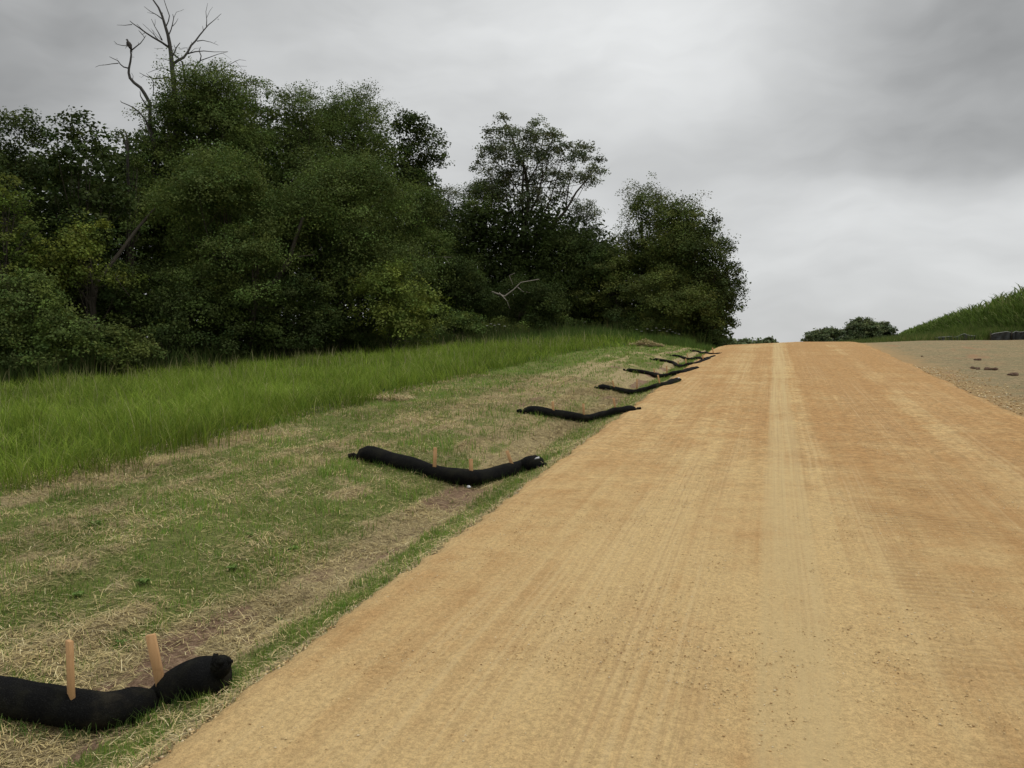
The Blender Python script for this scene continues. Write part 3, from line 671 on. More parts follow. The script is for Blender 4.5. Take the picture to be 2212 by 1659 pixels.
# straw heap up the field
p = hit(1395, 748); N = 1500; a = rng.random(N) * 6.28; rr = np.sqrt(rng.random(N)); X = p[0] + rr * np.cos(a) * .75; Y = p[1] + rr * np.sin(a) * .5
V, Q, C = straws(X, Y, rng.uniform(.12, .3, N), np.full(N, .016), pal(N, [(.50, .40, .22), (.40, .31, .17)], [.6, .4]), .05, lambda x, y: ground_z(x, y) + rng.random(len(x)) * .26 * np.exp(-((x - p[0]) / .45) ** 2 - ((y - p[1]) / .4) ** 2))
tag(link_mesh('straw_heap', mesh_np('straw_heap', V, Q, None, C), M['straw']), 'pale heap of straw left on the mown edge near the crest', 'straw heap')
p = hit(835, 862); N = 700; X = p[0] + rng.uniform(-.5, .5, N); Y = p[1] + rng.uniform(-.25, .25, N)
V, Q, C = straws(X, Y, rng.uniform(.10, .25, N), np.full(N, .008), pal(N, [(.55, .45, .25), (.42, .31, .16)], [.6, .4]), .05)
tag(link_mesh('straw_heap', mesh_np('straw_heap', V, Q, None, C), M['straw']), 'thin scrap of straw at the foot of the tall grass, mid field', 'straw heap')

# ------------------------------------------------------------------ trees
def leaves(C, n_, spread, size, cols, outward, droop=.2):
    """n_ diamond leaves around each cluster centre C; outward = direction from crown centre"""
    m_ = len(C); N = m_ * n_
    cc = np.repeat(C, n_, 0); sp = np.repeat(spread, n_)[:, None] if np.ndim(spread) else spread
    off = rng.normal(0, 1, (N, 3)); off /= np.linalg.norm(off, axis=1)[:, None]; off *= (rng.random((N, 1)) ** .45)
    off *= np.array([1, 1, .62]); p = cc + off * sp
    nrm = rng.normal(0, .65, (N, 3)) + np.repeat(outward, n_, 0) * .5 + np.array([0, 0, .75]); nrm /= np.linalg.norm(nrm, axis=1)[:, None]
    t = rng.normal(0, 1, (N, 3)) + off * 1.0 + np.array([0, 0, -droop]); t -= nrm * np.sum(t * nrm, 1)[:, None]; t /= np.linalg.norm(t, axis=1)[:, None]
    b = np.cross(nrm, t); L = size * rng.uniform(.6, 1.3, (N, 1)); w = L * .36
    V = np.stack([p - t * L * .5, p - b * w + nrm * L * .08, p + t * L * .5, p + b * w + nrm * L * .08], 1)
    Q = np.arange(N * 4).reshape(-1, 4)
    col_ = np.repeat(cols, n_, 0) * rng.uniform(.88, 1.14, (N, 1))
    return V.reshape(-1, 3), Q, np.repeat(col_, 4, 0)
GREEN = {'dark': (.043, .064, .016), 'mid': (.086, .122, .030), 'olive': (.090, .116, .028), 'light': (.120, .158, .030), 'yellow': (.125, .160, .030), 'pale': (.100, .122, .058), 'far': (.105, .135, .060)}  # leaf colours; dark includes some shade under the wood, far an aerial haze
def crown_lobes(cx, cy, z0, z1, w, n_, seed, shape='dome'):
    q = np.random.default_rng(seed); out = []; h = z1 - z0; R0 = w / 2
    for i in range(n_):
        t = (i + q.random()) / n_                       # 0 bottom .. 1 top
        if shape == 'dome': env = math.sqrt(max(0, 1 - (max(0, t - .35) / .65) ** 2.2)) * (.78 + .22 * min(1, t / .3))
        elif shape == 'cone': env = 1 - .75 * t
        else: env = .55 + .45 * math.sin(math.pi * min(1, t * 1.05))
        lr = min(R0 * q.uniform(.36, .60), h * .3); a = q.random() * 6.28; rad = max(0, R0 * env - lr * .55) * math.sqrt(q.random()) ** .6
        zz = z0 + lr * .5 + t * (h - lr * 1.15)
        out.append((cx + rad * math.cos(a), cy + rad * math.sin(a), zz, lr, lr * q.uniform(.65, .95)))
    return out
def tree(dx, top, width, D, label, kind='mid', lo=.12, dens=1.0, leaf=.12, name='tree', cat='tree', shape='dome', lean=0.0, nlobes=None, trunk_r=None, seed=None, group='trees of the wood along the field', visible_limbs=False, lobes=None, D_base=None):
    seed = seed if seed is not None else int(abs(dx) * 7 + D * 13)
    x, y = col_at(dx, D); gz = float(ground_z(x, y)); zt = z_at(dx, top, D)[2]; H = zt - gz
    w = width * 1.22 * SW / 2212 / F * D; lo = min(lo, .12) if lobes is None and dens > .75 else lo
    root = empty(name, (x, y, gz)); tag(root, label, cat, group)
    cx, cy = x, y; q = np.random.default_rng(seed)
    if lobes is None:
        nl = nlobes or int(11 + w * H * .20); lobes = crown_lobes(cx, cy, gz + H * lo, zt, w, nl, seed, shape)
    cc0 = np.array([cx, cy, gz + H * (lo + 1) / 2])
    C = []; SP = []; OUT = []; CO = []
    basec = np.array(GREEN[kind])
    for (lx, ly, lz, lr, lrz) in lobes:
        m_ = max(6, int(16 * dens * (lr / .9) ** 2 * 1.5)); d = q.normal(0, 1, (m_, 3)); d /= np.linalg.norm(d, axis=1)[:, None]
        d[:, 2] = np.where(d[:, 2] < -.3, -d[:, 2], d[:, 2]); rr = q.uniform(.35, 1.0, (m_, 1)) ** .5 * np.where(q.random((m_, 1)) < .16, q.uniform(1.1, 1.42, (m_, 1)), 1)
        c = np.array([lx, ly, lz]) + d * rr * np.array([lr, lr, lrz]); C.append(c); OUT.append(d)
        SP.append(q.uniform(.28, .6, m_) * min(1.3, .6 + lr * .35)); tone = q.uniform(.78, 1.25)
        CO.append(basec * tone * q.uniform(.8, 1.25, (m_, 1)) * np.stack([q.uniform(.88, 1.18, m_), np.ones(m_), q.uniform(.8, 1.2, m_)], -1))
    C = np.concatenate(C); OUT = np.concatenate(OUT); SP = np.concatenate(SP); CO = np.concatenate(CO)
    pxw = D / F; leaf = leaf * .84 if D < 60 else leaf; nl_ = int(max(14, min(80, 36 * (.12 / leaf) ** 1.4)))
    V, Q, CC = leaves(C, nl_, SP, leaf, CO, OUT)
    cr = link_mesh('crown', mesh_np('crown', V, Q, None, CC), M['leaf'], root)
    # trunk and limbs
    tr = trunk_r or max(.04, H * .010); mb = MB(); tz = gz + H * min(.8, lo + .45)
    m_ = 8; tt = np.linspace(0, 1, m_); wob_ = q.normal(0, .12, (m_, 2)).cumsum(0) * .5 * tt[:, None]
    tp = np.stack([cx - lean * (1 - tt) + wob_[:, 0], cy + wob_[:, 1], gz - .15 + (tz - gz + .15) * tt], -1)
    mb.tube(tp, tr * (1 - .55 * tt), 8)
    for (lx, ly, lz, lr, lrz) in lobes:
        i = int(q.uniform(.25, 1) * (m_ - 1)); s = tp[min(i, m_ - 1)]
        if lz < s[2]: s = tp[max(1, i // 2)]
        e = np.array([lx, ly, lz + lrz * .3]); md = (s + e) / 2 + np.array([q.normal(0, .15), q.normal(0, .15), -.10 * np.linalg.norm(e - s) * q.random()])
        tq = np.linspace(0, 1, 6)[:, None]; pth = (1 - tq) ** 2 * s + 2 * tq * (1 - tq) * md + tq ** 2 * e
        mb.tube(pth, np.linspace(tr * .42, tr * .08, 6), 5)
        for _ in range(3 if visible_limbs else 1):
            e2 = np.array([lx, ly, lz]) + q.normal(0, 1, 3) * np.array([lr, lr, lrz]) * .5; mb.tube([pth[3], (pth[3] + e2) / 2 + q.normal(0, .08, 3), e2], [tr * .16, tr * .1, tr * .04], 4)
    mb.build('trunk', M['bark'], root, True)
    return root

def polytube(mb, pts, D, r0, r1, dd=0.0, k=6):
    m_ = len(pts); P_ = [z_at(px, py, D + dd * i / max(1, m_ - 1)) for i, (px, py) in enumerate(pts)]
    mb.tube(P_, np.linspace(r0, r1, m_), k)
def TL(dx, top, w, D, label, kind, **k): return tree(dx, top, w, D, label, kind, **k)
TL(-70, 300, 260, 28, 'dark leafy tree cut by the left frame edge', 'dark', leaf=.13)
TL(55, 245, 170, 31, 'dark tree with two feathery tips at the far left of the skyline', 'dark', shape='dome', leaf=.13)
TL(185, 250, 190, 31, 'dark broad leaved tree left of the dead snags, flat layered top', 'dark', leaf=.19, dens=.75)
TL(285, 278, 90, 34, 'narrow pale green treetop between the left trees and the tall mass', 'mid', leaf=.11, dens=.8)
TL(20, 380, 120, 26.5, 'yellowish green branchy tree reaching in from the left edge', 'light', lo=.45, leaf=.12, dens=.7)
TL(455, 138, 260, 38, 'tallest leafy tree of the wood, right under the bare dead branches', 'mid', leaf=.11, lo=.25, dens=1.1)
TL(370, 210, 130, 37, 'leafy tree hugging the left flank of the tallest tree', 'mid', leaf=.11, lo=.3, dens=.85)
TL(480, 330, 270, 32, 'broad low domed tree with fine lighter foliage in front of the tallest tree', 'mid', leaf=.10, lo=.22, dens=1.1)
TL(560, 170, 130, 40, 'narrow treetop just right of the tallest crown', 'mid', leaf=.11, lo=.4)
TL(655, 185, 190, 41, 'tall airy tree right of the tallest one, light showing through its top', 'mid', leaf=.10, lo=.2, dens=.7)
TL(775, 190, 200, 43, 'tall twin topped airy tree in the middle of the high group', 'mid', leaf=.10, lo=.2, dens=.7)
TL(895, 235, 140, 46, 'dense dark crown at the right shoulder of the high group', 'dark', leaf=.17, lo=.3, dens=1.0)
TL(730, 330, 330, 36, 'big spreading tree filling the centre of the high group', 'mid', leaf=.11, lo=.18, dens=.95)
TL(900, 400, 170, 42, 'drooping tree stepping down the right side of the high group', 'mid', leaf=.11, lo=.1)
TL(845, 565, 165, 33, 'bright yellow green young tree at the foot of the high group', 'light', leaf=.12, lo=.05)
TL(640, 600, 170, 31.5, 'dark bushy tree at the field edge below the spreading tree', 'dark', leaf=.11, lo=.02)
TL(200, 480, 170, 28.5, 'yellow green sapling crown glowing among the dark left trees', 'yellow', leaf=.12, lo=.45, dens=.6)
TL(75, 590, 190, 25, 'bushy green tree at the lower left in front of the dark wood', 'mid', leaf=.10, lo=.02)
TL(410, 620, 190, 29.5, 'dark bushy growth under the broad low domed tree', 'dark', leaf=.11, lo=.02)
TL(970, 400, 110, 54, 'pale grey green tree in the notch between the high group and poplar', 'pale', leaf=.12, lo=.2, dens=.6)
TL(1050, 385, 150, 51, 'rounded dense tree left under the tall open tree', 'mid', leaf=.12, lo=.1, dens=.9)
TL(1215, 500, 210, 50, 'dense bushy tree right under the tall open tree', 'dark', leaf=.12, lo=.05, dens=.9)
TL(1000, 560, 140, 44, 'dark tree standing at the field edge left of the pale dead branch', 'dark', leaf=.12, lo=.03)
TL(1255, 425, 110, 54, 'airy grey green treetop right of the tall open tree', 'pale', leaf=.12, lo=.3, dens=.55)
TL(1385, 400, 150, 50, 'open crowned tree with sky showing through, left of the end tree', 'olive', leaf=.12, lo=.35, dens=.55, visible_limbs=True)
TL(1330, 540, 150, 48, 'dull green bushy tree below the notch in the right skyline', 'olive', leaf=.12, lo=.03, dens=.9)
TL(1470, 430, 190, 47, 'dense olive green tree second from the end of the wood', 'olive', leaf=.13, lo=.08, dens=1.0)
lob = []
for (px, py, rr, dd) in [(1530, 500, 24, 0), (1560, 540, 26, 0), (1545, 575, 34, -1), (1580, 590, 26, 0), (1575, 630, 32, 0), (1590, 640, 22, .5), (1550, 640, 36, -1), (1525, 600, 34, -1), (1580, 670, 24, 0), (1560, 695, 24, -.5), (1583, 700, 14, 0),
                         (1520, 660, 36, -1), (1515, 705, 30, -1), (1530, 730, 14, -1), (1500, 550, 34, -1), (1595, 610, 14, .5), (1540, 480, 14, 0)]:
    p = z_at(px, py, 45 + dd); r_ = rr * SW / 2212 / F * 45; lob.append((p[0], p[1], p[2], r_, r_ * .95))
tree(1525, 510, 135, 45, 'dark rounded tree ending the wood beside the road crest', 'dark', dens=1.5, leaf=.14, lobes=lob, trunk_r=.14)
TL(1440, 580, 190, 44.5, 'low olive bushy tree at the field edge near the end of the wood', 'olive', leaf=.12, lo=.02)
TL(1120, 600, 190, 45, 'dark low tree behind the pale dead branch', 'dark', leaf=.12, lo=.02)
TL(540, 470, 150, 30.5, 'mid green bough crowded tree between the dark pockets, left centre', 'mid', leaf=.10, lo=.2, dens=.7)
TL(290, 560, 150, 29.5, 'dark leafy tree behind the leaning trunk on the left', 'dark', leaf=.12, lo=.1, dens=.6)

# tall open tree with limbs that show (its lobes follow the limbs)
D0 = 51
lob = []
for (px, py, rr) in [(1087, 262, 14), (1075, 300, 26), (1105, 292, 22), (1135, 300, 22), (1165, 275, 18), (1168, 310, 28), (1195, 300, 18), (1060, 345, 30), (1100, 345, 36), (1140, 350, 36), (1190, 350, 28),
                     (1220, 325, 20), (1262, 322, 18), (1250, 350, 26), (1285, 378, 20), (1235, 395, 26), (1270, 400, 20), (1180, 395, 34), (1120, 400, 40), (1065, 395, 32), (1035, 365, 16), (1150, 440, 30), (1215, 430, 20), (1085, 440, 30), (1048, 420, 22), (1290, 350, 12)]:
    dd = D0 + random.uniform(-2, 2); p = z_at(px, py, dd); r_ = rr * 1.2 * SW / 2212 / F * D0
    lob.append((p[0], p[1], p[2], r_, r_ * .85))
poplar = tree(1120, 240, 250, D0, 'tall open crowned tree with a long limb reaching right against the sky', 'pale', lo=.4, dens=1.2, leaf=.15, name='tree', lobes=lob, trunk_r=.10)
mb = MB()
for (pts, r0, r1) in [([(1112, 740), (1118, 620), (1122, 540), (1134, 480), (1142, 430), (1135, 370), (1115, 320), (1092, 262)], .26, .03), ([(1120, 570), (1150, 520), (1190, 490), (1222, 455), (1245, 415), (1270, 385), (1292, 360)], .13, .02),
                      ([(1134, 480), (1160, 430), (1172, 380), (1170, 310)], .09, .02), ([(1222, 455), (1228, 400), (1240, 360)], .05, .015), ([(1138, 400), (1165, 350), (1195, 300)], .05, .015), ([(1138, 440), (1105, 390), (1070, 345)], .05, .015),
                      ([(1150, 520), (1185, 440), (1205, 380), (1220, 330)], .06, .015), ([(1275, 382), (1300, 372), (1318, 362)], .014, .006), ([(1285, 378), (1298, 355), (1303, 340)], .012, .005)]:
    polytube(mb, pts, D0, r0, r1)
mb.build('limb', M['bark'], poplar, True)

# leaning trunks that show in the dark of the wood
def bare(name, label, base_px, D, specs, mat, cat, group=None, part='trunk', twigs=0):
    p = z_at(*base_px, D); root = empty(name, tuple(p)); tag(root, label, cat, group)
    mb = MB(); polytube(mb, *specs[0]); mb.build(part, mat, root, True)
    if len(specs) > 1:
        for s in specs[1:]:
            mb = MB(); polytube(mb, *s); mb.build('branch', mat, root, True)
    return root
bare('leaning_trunk', 'bare grey leaning trunk rising to the right in the dark left wood', (205, 690), 28.3,
     [([(205, 720), (200, 660), (208, 610), (240, 570), (270, 530), (300, 490), (335, 450)], 28.3, .12, .05, 3), ([(203, 640), (196, 600), (192, 575)], 28.3, .05, .02), ([(225, 590), (250, 600), (280, 640)], 28.2, .03, .012)], M['bark'], 'tree trunk')
bare('leaning_trunk', 'curved mossy trunk in the dark pocket below the spreading tree', (560, 650), 31.0,
     [([(540, 690), (560, 640), (600, 600), (625, 560), (640, 510), (655, 470)], 32.2, .13, .06), ([(560, 640), (555, 590), (562, 540)], 31.0, .10, .06), ([(595, 603), (640, 555), (680, 550)], 31.0, .03, .01)], M['bark'], 'tree trunk')
bare('dead_branch', 'pale bare branch hanging forked at the wood edge under the open tree', (1070, 640), 43.2,
     [([(1062, 630), (1090, 640), (1110, 625), (1125, 610), (1165, 603)], 43.2, .05, .015), ([(1078, 632), (1095, 650), (1102, 668)], 43.1, .03, .012), ([(1118, 620), (1130, 630), (1145, 632)], 43.2, .025, .01), ([(1108, 615), (1100, 595), (1112, 590)], 43.3, .02, .01)], M['pale'], 'branch')
bare('dead_branch', 'thin pale twig at the dark gap right of the bright young tree', (965, 560), 41.5,
     [([(930, 556), (960, 555), (975, 556)], 41.5, .02, .008), ([(960, 555), (968, 566), (972, 572)], 41.5, .015, .006)], M['pale'], 'branch')

# dead trees against the sky; coordinates read off an enlarged crop
def K(x, y): return ((200 + x / 3.16) * .72, y / 3.16 * .72)
def kl(pts, D, r0, r1, dd=0.0): return ([K(*p) for p in pts], D, r0, r1, dd)
DT = 38.6
specs = [kl([(1045, 2200), (1040, 1500), (1030, 1100), (1018, 830), (1000, 650), (990, 520), (975, 410), (960, 330), (935, 250), (905, 150), (870, 70), (820, 0), (800, -60)], DT, .15, .02),
 kl([(970, 450), (900, 400), (820, 355), (750, 310), (690, 265), (630, 225), (598, 197)], DT, .055, .012, -1), kl([(620, 232), (550, 240), (475, 237)], DT - 1, .018, .006),
 kl([(745, 305), (700, 265), (665, 228)], DT - .8, .022, .009), kl([(880, 390), (830, 330), (775, 275), (720, 225)], DT, .02, .007), kl([(905, 380), (870, 310), (835, 250), (803, 180)], DT, .03, .01, .6),
 kl([(843, 355), (815, 290), (800, 270)], DT, .012, .005), kl([(835, 240), (840, 205), (838, 180)], DT + .4, .012, .005), kl([(905, 385), (860, 340), (815, 285)], DT, .014, .005),
 kl([(750, 305), (715, 330), (680, 285)], DT - .8, .012, .006), kl([(912, 185), (860, 145), (790, 105), (735, 62)], DT, .028, .008, .8), kl([(840, 130), (800, 125), (765, 118)], DT + .4, .012, .005),
 kl([(905, 150), (908, 125), (905, 115)], DT, .015, .008), kl([(940, 255), (965, 200), (975, 150), (950, 80), (925, 5), (915, -40)], DT, .03, .010, .5), kl([(962, 345), (990, 280), (1003, 230), (1015, 170), (1005, 135)], DT, .030, .012),
 kl([(1010, 180), (1040, 115), (1090, 100), (1110, 88)], DT, .012, .005), kl([(1003, 250), (1035, 215), (1057, 175)], DT, .016, .007),
 kl([(975, 470), (1020, 520), (1060, 550), (1095, 590), (1110, 700)], DT, .045, .03), kl([(1000, 540), (1030, 480), (1040, 450), (1075, 405)], DT, .035, .018), kl([(1035, 460), (1022, 440), (1018, 425)], DT, .018, .01),
 kl([(1010, 605), (1060, 570), (1110, 545), (1150, 490), (1180, 430), (1220, 390), (1260, 335), (1310, 275), (1345, 235), (1400, 190), (1465, 130)], DT, .075, .010, 1.2),
 kl([(1325, 250), (1328, 190), (1320, 110), (1337, 30)], DT + 1, .022, .006), kl([(1330, 165), (1355, 105), (1385, 65)], DT + 1, .010, .005), kl([(1295, 285), (1288, 245)], DT + 1, .015, .008), kl([(1425, 185), (1445, 190), (1425, 160)], DT + 1.1, .008, .004),
 kl([(1235, 390), (1290, 382), (1370, 400), (1440, 430)], DT + .8, .025, .006), kl([(1400, 405), (1420, 390)], DT + .8, .007, .004), kl([(1190, 425), (1180, 395)], DT + .6, .014, .007),
 kl([(1140, 510), (1220, 490), (1300, 483), (1400, 492), (1530, 490)], DT + .5, .035, .008, .6), kl([(1470, 500), (1510, 525), (1560, 563)], DT + 1, .009, .004), kl([(1265, 575), (1350, 545), (1430, 515), (1530, 490)], DT + .5, .025, .008, .5),
 kl([(1190, 690), (1230, 620), (1265, 578), (1275, 530), (1255, 480), (1270, 445)], DT + .5, .045, .012), kl([(1150, 500), (1145, 460), (1120, 450), (1060, 465)], DT + .4, .010, .004), kl([(1170, 500), (1215, 460), (1260, 455)], DT + .4, .012, .005), kl([(1080, 470), (1125, 455), (1160, 445)], DT + .4, .008, .004),
 kl([(1120, 760), (1105, 650), (1100, 590)], DT, .05, .03), kl([(1110, 720), (1300, 720), (1480, 655), (1540, 615), (1600, 580), (1640, 565), (1700, 575)], DT + .5, .025, .006), kl([(1540, 625), (1620, 625), (1710, 630)], DT + .5, .013, .005), kl([(1600, 580), (1630, 615), (1670, 665)], DT + .5, .01, .005), kl([(1465, 590), (1500, 595), (1560, 608)], DT + .5, .009, .005),
 kl([(1100, 900), (1500, 800), (1860, 768), (1895, 770), (1940, 778)], DT + 1, .009, .004), kl([(1895, 770), (1893, 735)], DT + 1, .006, .003),
 kl([(985, 580), (930, 560), (880, 560), (842, 550)], DT, .018, .006), kl([(930, 562), (915, 545)], DT, .008, .004), kl([(915, 458), (860, 462), (825, 455)], DT, .009, .004),
 kl([(992, 690), (960, 660), (905, 645), (830, 665), (770, 690)], DT, .025, .007, -.6), kl([(905, 648), (890, 630)], DT - .3, .009, .005), kl([(960, 655), (950, 635)], DT - .2, .01, .005),
 kl([(1000, 770), (960, 735), (900, 742), (830, 745), (750, 722), (690, 690)], DT, .04, .009, -.8), kl([(825, 850), (820, 770), (790, 730), (755, 695)], DT - .5, .022, .008), kl([(845, 750), (865, 720), (862, 700)], DT - .4, .010, .005), kl([(840, 745), (870, 705)], DT - .4, .009, .004), kl([(730, 715), (710, 735), (690, 725)], DT - .7, .008, .004),
 kl([(820, 910), (825, 800), (800, 840), (785, 850)], DT - .4, .02, .004)]
dt = bare('dead_tree', 'tall bare dead tree standing above the leafy crowns at the upper left', K(1045, 2200), DT, specs, M['dead'], 'dead tree')
D2 = 37.2
specs = [kl([(900, 2300), (850, 1500), (830, 1330), (790, 1200), (790, 980), (740, 890), (700, 830), (640, 785), (600, 740), (588, 690), (590, 650), (605, 580), (612, 520), (607, 480), (612, 462)], D2, .10, .032),
 kl([(618, 475), (660, 440), (700, 410), (730, 370), (752, 335)], D2, .03, .010), kl([(680, 425), (680, 400)], D2, .012, .006), kl([(740, 360), (715, 320), (685, 290)], D2, .014, .007),
 kl([(612, 475), (600, 445), (570, 435), (520, 430), (480, 420), (448, 390)], D2, .025, .008, -.5), kl([(575, 435), (555, 460)], D2 - .2, .010, .005), kl([(475, 418), (455, 415)], D2 - .4, .009, .004), kl([(565, 432), (563, 415)], D2 - .2, .008, .005),
 kl([(590, 648), (540, 635), (510, 610), (485, 575), (440, 555), (405, 537)], D2, .032, .009, -.5), kl([(490, 600), (430, 605), (370, 615), (310, 620), (272, 637)], D2 - .3, .020, .006), kl([(478, 560), (475, 550)], D2 - .3, .010, .006), kl([(350, 618), (345, 608)], D2 - .3, .006, .004),
 kl([(612, 540), (642, 542)], D2, .010, .005), kl([(625, 760), (630, 720), (615, 690)], D2, .014, .006),
 kl([(830, 1400), (800, 1300), (750, 1140), (710, 1090), (660, 1040), (630, 1018), (570, 990), (520, 970), (510, 955)], D2 - .5, .045, .012), kl([(770, 1020), (730, 960), (700, 910), (695, 865)], D2 - .2, .04, .012)]
bare('dead_tree', 'crooked dead tree with snaking limb on the left where the bird sits', K(900, 2300), D2, specs, M['dead'], 'dead tree')
bare('broken_snag', 'two short broken stubs poking up beside the narrow pale treetop', K(560, 1700), 34.5,
     [kl([(600, 1900), (570, 1400), (545, 1320), (525, 1275), (510, 1243)], 34.5, .06, .035), kl([(590, 1500), (572, 1300), (556, 1243)], 34.6, .06, .03)], M['dead'], 'snag')
# bird on the crooked tree
bp = z_at(*K(606, 462), D2); ax = (z_at(*K(578, 392), D2) - bp); ax /= np.linalg.norm(ax)
root = empty('bird', tuple(bp)); tag(root, 'dark hunched bird perched on the crooked dead tree against the sky', 'bird')
mb = MB(); side = RT; hh = .40
prof = [(-.20, .012), (-.12, .022), (-.04, .035), (.04, .065), (.12, .088), (.20, .092), (.27, .078), (.32, .052), (.35, .046), (.385, .048), (.42, .036), (.44, .012)]
base_p = bp + np.array([0, 0, .03])
mb.tube([base_p + ax * a_ + np.array([0, 0, .0]) + FW * (-.02 * math.sin(a_ * 7)) for a_, _ in prof], [r_ for _, r_ in prof], 12, .85)
mb.build('body', M['feather'], root, True)
for sgn in (-1, 1):
    mb = MB(); f0 = base_p + ax * .28 + side * sgn * .07; mb.tube([f0, f0 - ax * .12 + side * sgn * .02, f0 - ax * .28 - side * sgn * .02, f0 - ax * .40 - side * sgn * .05], [.03, .045, .03, .006], 8, .5)
    mb.build('wing', M['feather'], root, True)
    mb = MB(); l0 = base_p + ax * .05 + side * sgn * .03 - FW * .02; mb.tube([l0, l0 + np.array([0, 0, -.06])], [.012, .007], 6); mb.build('leg', M['horn'], root)
mb = MB(); hd = base_p + ax * .40 - side * .03; mb.tube([hd, hd - side * .035, hd - side * .05 - np.array([0, 0, .018])], [.014, .010, .002], 6); mb.build('beak', M['horn'], root)

# fallback thickness of the wood behind the trees one can tell apart
def skyline(dx):
    return np.interp(dx, [-200, 0, 250, 330, 450, 560, 760, 880, 940, 990, 1060, 1200, 1300, 1330, 1400, 1480, 1560, 1590], [340, 350, 360, 300, 240, 260, 260, 330, 430, 480, 450, 460, 520, 560, 530, 540, 620, 690])
C = []; OUT = []; N = 11000
for i in range(N):
    dx = rng.uniform(-220, 1560); D = np.interp(dx, [-200, 400, 900, 1560], [31, 37, 47, 49]) + rng.uniform(0, 9)
    x, y = col_at(dx, D); gz = float(ground_z(x, y)); zt = z_at(dx, skyline(dx) + rng.normal(0, 14), D)[2]
    t = rng.random() ** 1.35; C.append((x, y, gz + .2 + (zt - gz) * t)); OUT.append((0, -.5, .5))
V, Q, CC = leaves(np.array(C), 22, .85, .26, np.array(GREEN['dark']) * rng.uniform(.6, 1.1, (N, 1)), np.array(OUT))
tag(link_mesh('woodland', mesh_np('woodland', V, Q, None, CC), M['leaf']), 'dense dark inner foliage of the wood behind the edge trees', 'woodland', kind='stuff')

# undergrowth at the foot of the wood: bushes one can tell apart, then weeds
bush = [(-20, 700, 150, 23.5, 'low dark bush at the far left foot of the wood', 'dark'), (130, 680, 150, 24.5, 'mid green bush under the leaning trunk', 'mid'),
        (255, 705, 140, 26, 'brownish green bush right of the leaning trunk', 'olive'), (370, 700, 150, 27.5, 'dark bush under the broad domed tree', 'dark'),
        (500, 690, 160, 29.5, 'dark bush in the deep shade left of centre', 'dark'), (620, 690, 150, 31, 'dark bush below the curved mossy trunk', 'dark'),
        (740, 680, 150, 33, 'dark bush left of the bright young tree', 'dark'), (880, 690, 150, 36, 'green bush at the foot of the bright young tree', 'mid'),
        (985, 670, 130, 40, 'grey green bush at the field corner', 'mid'), (1095, 685, 130, 43, 'round bush under the pale dead branch', 'olive'),
        (1200, 680, 140, 43.5, 'bright leafy bush right of the pale dead branch', 'mid'), (1310, 670, 130, 44, 'dark bush at the foot of the right part of the wood', 'dark'),
        (1400, 680, 120, 44, 'olive bush near the white flowers', 'olive'), (1500, 690, 90, 44, 'dark bush under the end tree, right of the white flowers', 'dark'), (1528, 715, 40, 43.5, 'small dark bush at the very end of the wood by the crest', 'dark')]
for (dx, top, w, D, lb, kd) in bush:
    tree(dx, top, w, D, lb, kd, lo=.0, leaf=.11, name='bush', cat='bush', nlobes=9, trunk_r=.03, group='bushes at the foot of the wood', dens=1.2)
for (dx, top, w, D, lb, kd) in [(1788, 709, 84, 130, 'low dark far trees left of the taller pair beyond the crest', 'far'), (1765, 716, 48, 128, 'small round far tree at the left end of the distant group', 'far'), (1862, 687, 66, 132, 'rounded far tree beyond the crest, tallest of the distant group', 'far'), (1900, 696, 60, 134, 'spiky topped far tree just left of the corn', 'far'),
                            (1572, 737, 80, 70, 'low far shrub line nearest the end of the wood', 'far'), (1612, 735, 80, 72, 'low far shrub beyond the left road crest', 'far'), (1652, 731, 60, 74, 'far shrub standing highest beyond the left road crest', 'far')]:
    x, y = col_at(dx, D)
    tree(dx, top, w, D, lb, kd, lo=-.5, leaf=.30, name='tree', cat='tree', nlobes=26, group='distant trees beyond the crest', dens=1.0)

# weeds along the foot of the wood and on the knoll
def weeds_px(n_, x0, x1, D0, D1, h0, h1, cols, p, wd):
    dx = rng.uniform(x0, x1, n_); t = rng.random(n_); X = []; Y = []
    for a, b in zip(dx, t):
        D = (D0(a) if callable(D0) else D0) * (1 - b) + (D1(a) if callable(D1) else D1) * b; q = col_at(a, D); X.append(q[0]); Y.append(q[1])
    X = np.array(X); Y = np.array(Y); cl = .6 + .8 * vnoise(X * .6, Y * .6, 88)
    return blades(X, Y, ground_z(X, Y), rng.uniform(h0, h1, n_) * cl, rng.uniform(.5, 1.2, n_) * wd, rng.uniform(.1, .7, n_), pal(n_, cols, p), 2)
foot = lambda a: np.interp(a, [-100, 100, 400, 800, 1000, 1300, 1540], [22.5, 23, 27, 34, 39, 42, 42.5])
foot2 = lambda a: foot(a) + 3
build_blades('weeds', 'tall mixed weeds growing along the foot of the wood', [
    weeds_px(16000, -80, 1540, foot, foot2, .4, 1.15, [(.05, .08, .02), (.08, .11, .028), (.13, .12, .05)], [.5, .35, .15], .035),
    weeds_px(7000, 1000, 1500, 38, 43, .3, .65, [(.07, .12, .025), (.10, .14, .03)], [.6, .4], .035),
    weeds_px(6000, 1350, 1545, 37, 44, .15, .38, [(.07, .12, .025), (.10, .14, .03)], [.6, .4], .03)])
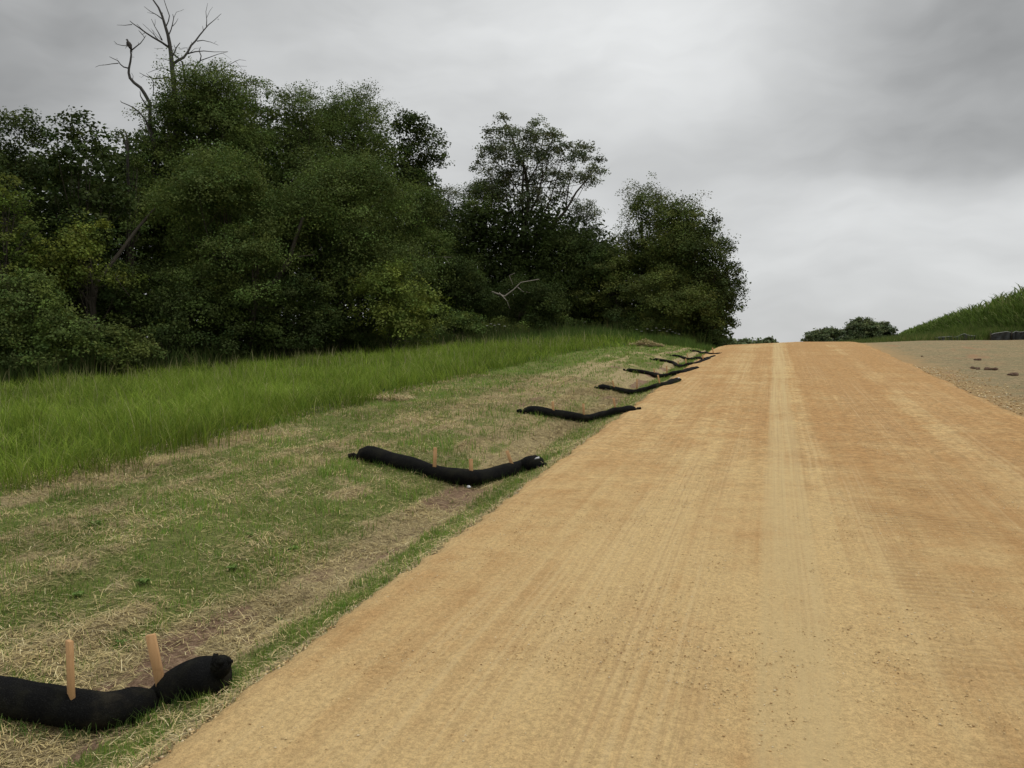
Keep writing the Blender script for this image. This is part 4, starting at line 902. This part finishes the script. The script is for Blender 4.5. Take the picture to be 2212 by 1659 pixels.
# white umbel flowers near the end tree: each plant is a stalk with a flat white head
spots = [(1375, 712), (1385, 716), (1398, 711), (1408, 714), (1417, 709), (1424, 714), (1433, 710), (1440, 716), (1447, 712), (1452, 717), (1458, 720), (1466, 722), (1060, 700), (1068, 703), (1078, 701), (1052, 704), (1090, 705)]
proto = None
for i, (dx, dy) in enumerate(spots):
    D = 42 if dx > 1200 else 38; x, y = col_at(dx, D); zt = z_at(dx, dy, D)[2]; gz = float(ground_z(x, y)); h = max(.4, zt - gz)
    root = empty('white_flower', (x, y, gz))
    tag(root, 'white flat topped wildflower among weeds at the foot of the ' + ('end tree' if dx > 1200 else 'tall open tree'), 'flower', 'white wildflowers by the end tree' if dx > 1200 else 'white wildflowers below the open tree')
    mb = MB(); mb.tube([(x, y, gz), (x + .03, y, gz + h * .6), (x, y, gz + h)], [.008, .006, .005], 5); st = mb.build('stem', M['leaf'], root, tint=None)
    mb = MB()
    for q in range(12):
        a = q * 2.4; rr = .055 * math.sqrt(q / 12); mb.lump((x + rr * math.cos(a), y + rr * math.sin(a), gz + h + .01), .018, .018, .010, q, .2, 6, 4)
    mb.build('flower_head', M['petal'], root)

# ------------------------------------------------------------------ right side: corn, weeds, silt fence
parts = []
ce = lambda t: (11.9 + .103 * t, 44 + t)
def corn_rows():
    Xs, Ys = [], []
    for row in range(12):
        t = -14.0
        while t < 330:
            x, y = ce(t); Xs.append(x + row * .76 + rng.normal(0, .05)); Ys.append(y + rng.normal(0, .04)); t += (.19 if row < 4 else .30) * (1 if t < 110 else 2.2)
    return np.array(Xs), np.array(Ys)
CX_, CY_ = corn_rows(); CZ = ground_z(CX_, CY_); k = in_view(CX_, CY_, CZ, 120); CX_, CY_, CZ = CX_[k], CY_[k], CZ[k]
n_ = len(CX_); Hc = rng.uniform(1.8, 2.4, n_)
def corn_part(j):
    hz = .25 + j * .21; k = Hc > hz + .1; X, Y, Z = CX_[k], CY_[k], CZ[k] + hz; m_ = len(X)
    a = rng.random(m_) * 6.28; L = rng.uniform(.55, .85, m_); dist = np.hypot(X, Y)
    V, Q, T, C = blades(X, Y, Z, L, .07 + .0006 * dist, rng.uniform(.7, 1.15, m_), pal(m_, [(.075, .12, .022), (.11, .165, .032), (.19, .225, .075)], [.45, .4, .15]), 3, a)
    return V, Q, T, C
for j in range(10): parts.append(corn_part(j))
parts.append(blades(CX_, CY_, CZ, Hc, np.full(n_, .035), np.full(n_, .03), pal(n_, [(.07, .10, .03)], [1]), 2))
for q in range(3): parts.append(blades(CX_, CY_, CZ + Hc - .15, rng.uniform(.25, .45, n_), np.full(n_, .022), rng.uniform(.1, .7, n_), pal(n_, [(.30, .28, .14), (.17, .19, .07)], [.5, .5]), 2))
o = build_blades('corn_crop', 'dense green corn crop rising along the right horizon', parts); o['category'] = 'corn'
# weeds between the mulch and the corn
N = 26000; t = -3 + 110 * rng.random(N) ** 1.6; x, y = 11.9 + .103 * t, 44 + t; X = x - rng.uniform(-.3, 2.6, N); Y = y
hh_ = rng.uniform(.25, .8, N) * (.3 + 1.1 * lerp_s(vnoise(X * .5, Y * .35, 19), .2, .8))
p1 = blades(X, Y, ground_z(X, Y), hh_, rng.uniform(.02, .04, N), rng.uniform(.1, .7, N), pal(N, [(.06, .10, .02), (.10, .14, .03), (.15, .15, .06)], [.5, .35, .15]), 2)
N = 12000; X = rng.uniform(3.3, 13, N); Y = 43.5 + 60 * rng.random(N) ** 1.5
p2 = blades(X, Y, ground_z(X, Y), rng.uniform(.08, .25, N) * (1 + 1.6 * lerp_s(X, 5, 10)), rng.uniform(.02, .03, N), rng.uniform(.1, .7, N), pal(N, [(.07, .11, .025), (.14, .15, .05)], [.6, .4]), 2)
build_blades('weeds', 'tangled weeds between the mulched slope and the corn', [p1, p2])
def silt(label, pts, D, drop):
    P_ = np.array([z_at(px, py, D + q) for (px, py, q) in pts]); tt = np.linspace(0, len(P_) - 1, 40)
    T_ = np.stack([np.interp(tt, range(len(P_)), P_[:, i]) for i in range(3)], -1); T_[:, 2] += np.sin(tt * 5) * .02
    B_ = T_.copy(); B_[:, 2] = ground_z(B_[:, 0], B_[:, 1]) - .05; B_[:, 1] += .08 * np.sin(tt * 7)
    T_[:, 2] = np.maximum(T_[:, 2], B_[:, 2] + .07)
    root = empty('silt_fence', (P_[0][0], P_[0][1], float(ground_z(P_[0][0], P_[0][1])))); tag(root, label, 'silt fence', 'black silt fences by the corn')
    m_ = 40; rows = 5; V = []
    for k_ in range(rows):
        f = k_ / (rows - 1); V.append(T_ * (1 - f) + B_ * f + np.array([[0, 1, 0]]) * (.06 * np.sin(tt * 9 + f * 4))[:, None] * math.sin(f * 3.1))
    V = np.concatenate(V); V2 = V + np.array([0, .01, 0])
    Q = [(k_ * m_ + i, k_ * m_ + i + 1, (k_ + 1) * m_ + i + 1, (k_ + 1) * m_ + i) for k_ in range(rows - 1) for i in range(m_ - 1)]
    mb = MB(); mb.add(V, Q); mb.add(V2, [tuple(reversed(q)) for q in Q]); mb.build('fabric', M['silt'], root, True)
    mb = MB(); mb.tube(T_ + [0, 0, .012], .012, 6); mb.build('hem', M['hem'], root)
    for p_, b_ in zip(P_[::2], range(9)):
        mb = MB(); g = float(ground_z(p_[0], p_[1])); mb.box((p_[0], p_[1] - .03, (g + p_[2]) / 2 + .03), (1, 0, 0), (0, 1, 0), (0, 0, 1), .018, .018, (p_[2] - g) / 2 + .08); mb.build('post', M['bark'], root)
silt('sagging black silt fence length at the right edge below the corn', [(2140, 724, 0), (2165, 717, 0), (2185, 719, .2), (2196, 717, .2), (2215, 717, .2), (2260, 717, .3)], 35.2, .5)
silt('collapsed black silt fence length left of the other, half in weeds', [(2020, 731, 0), (2044, 727, 0), (2060, 729, .3), (2084, 722, .3), (2108, 727, .3)], 39.6, .4)
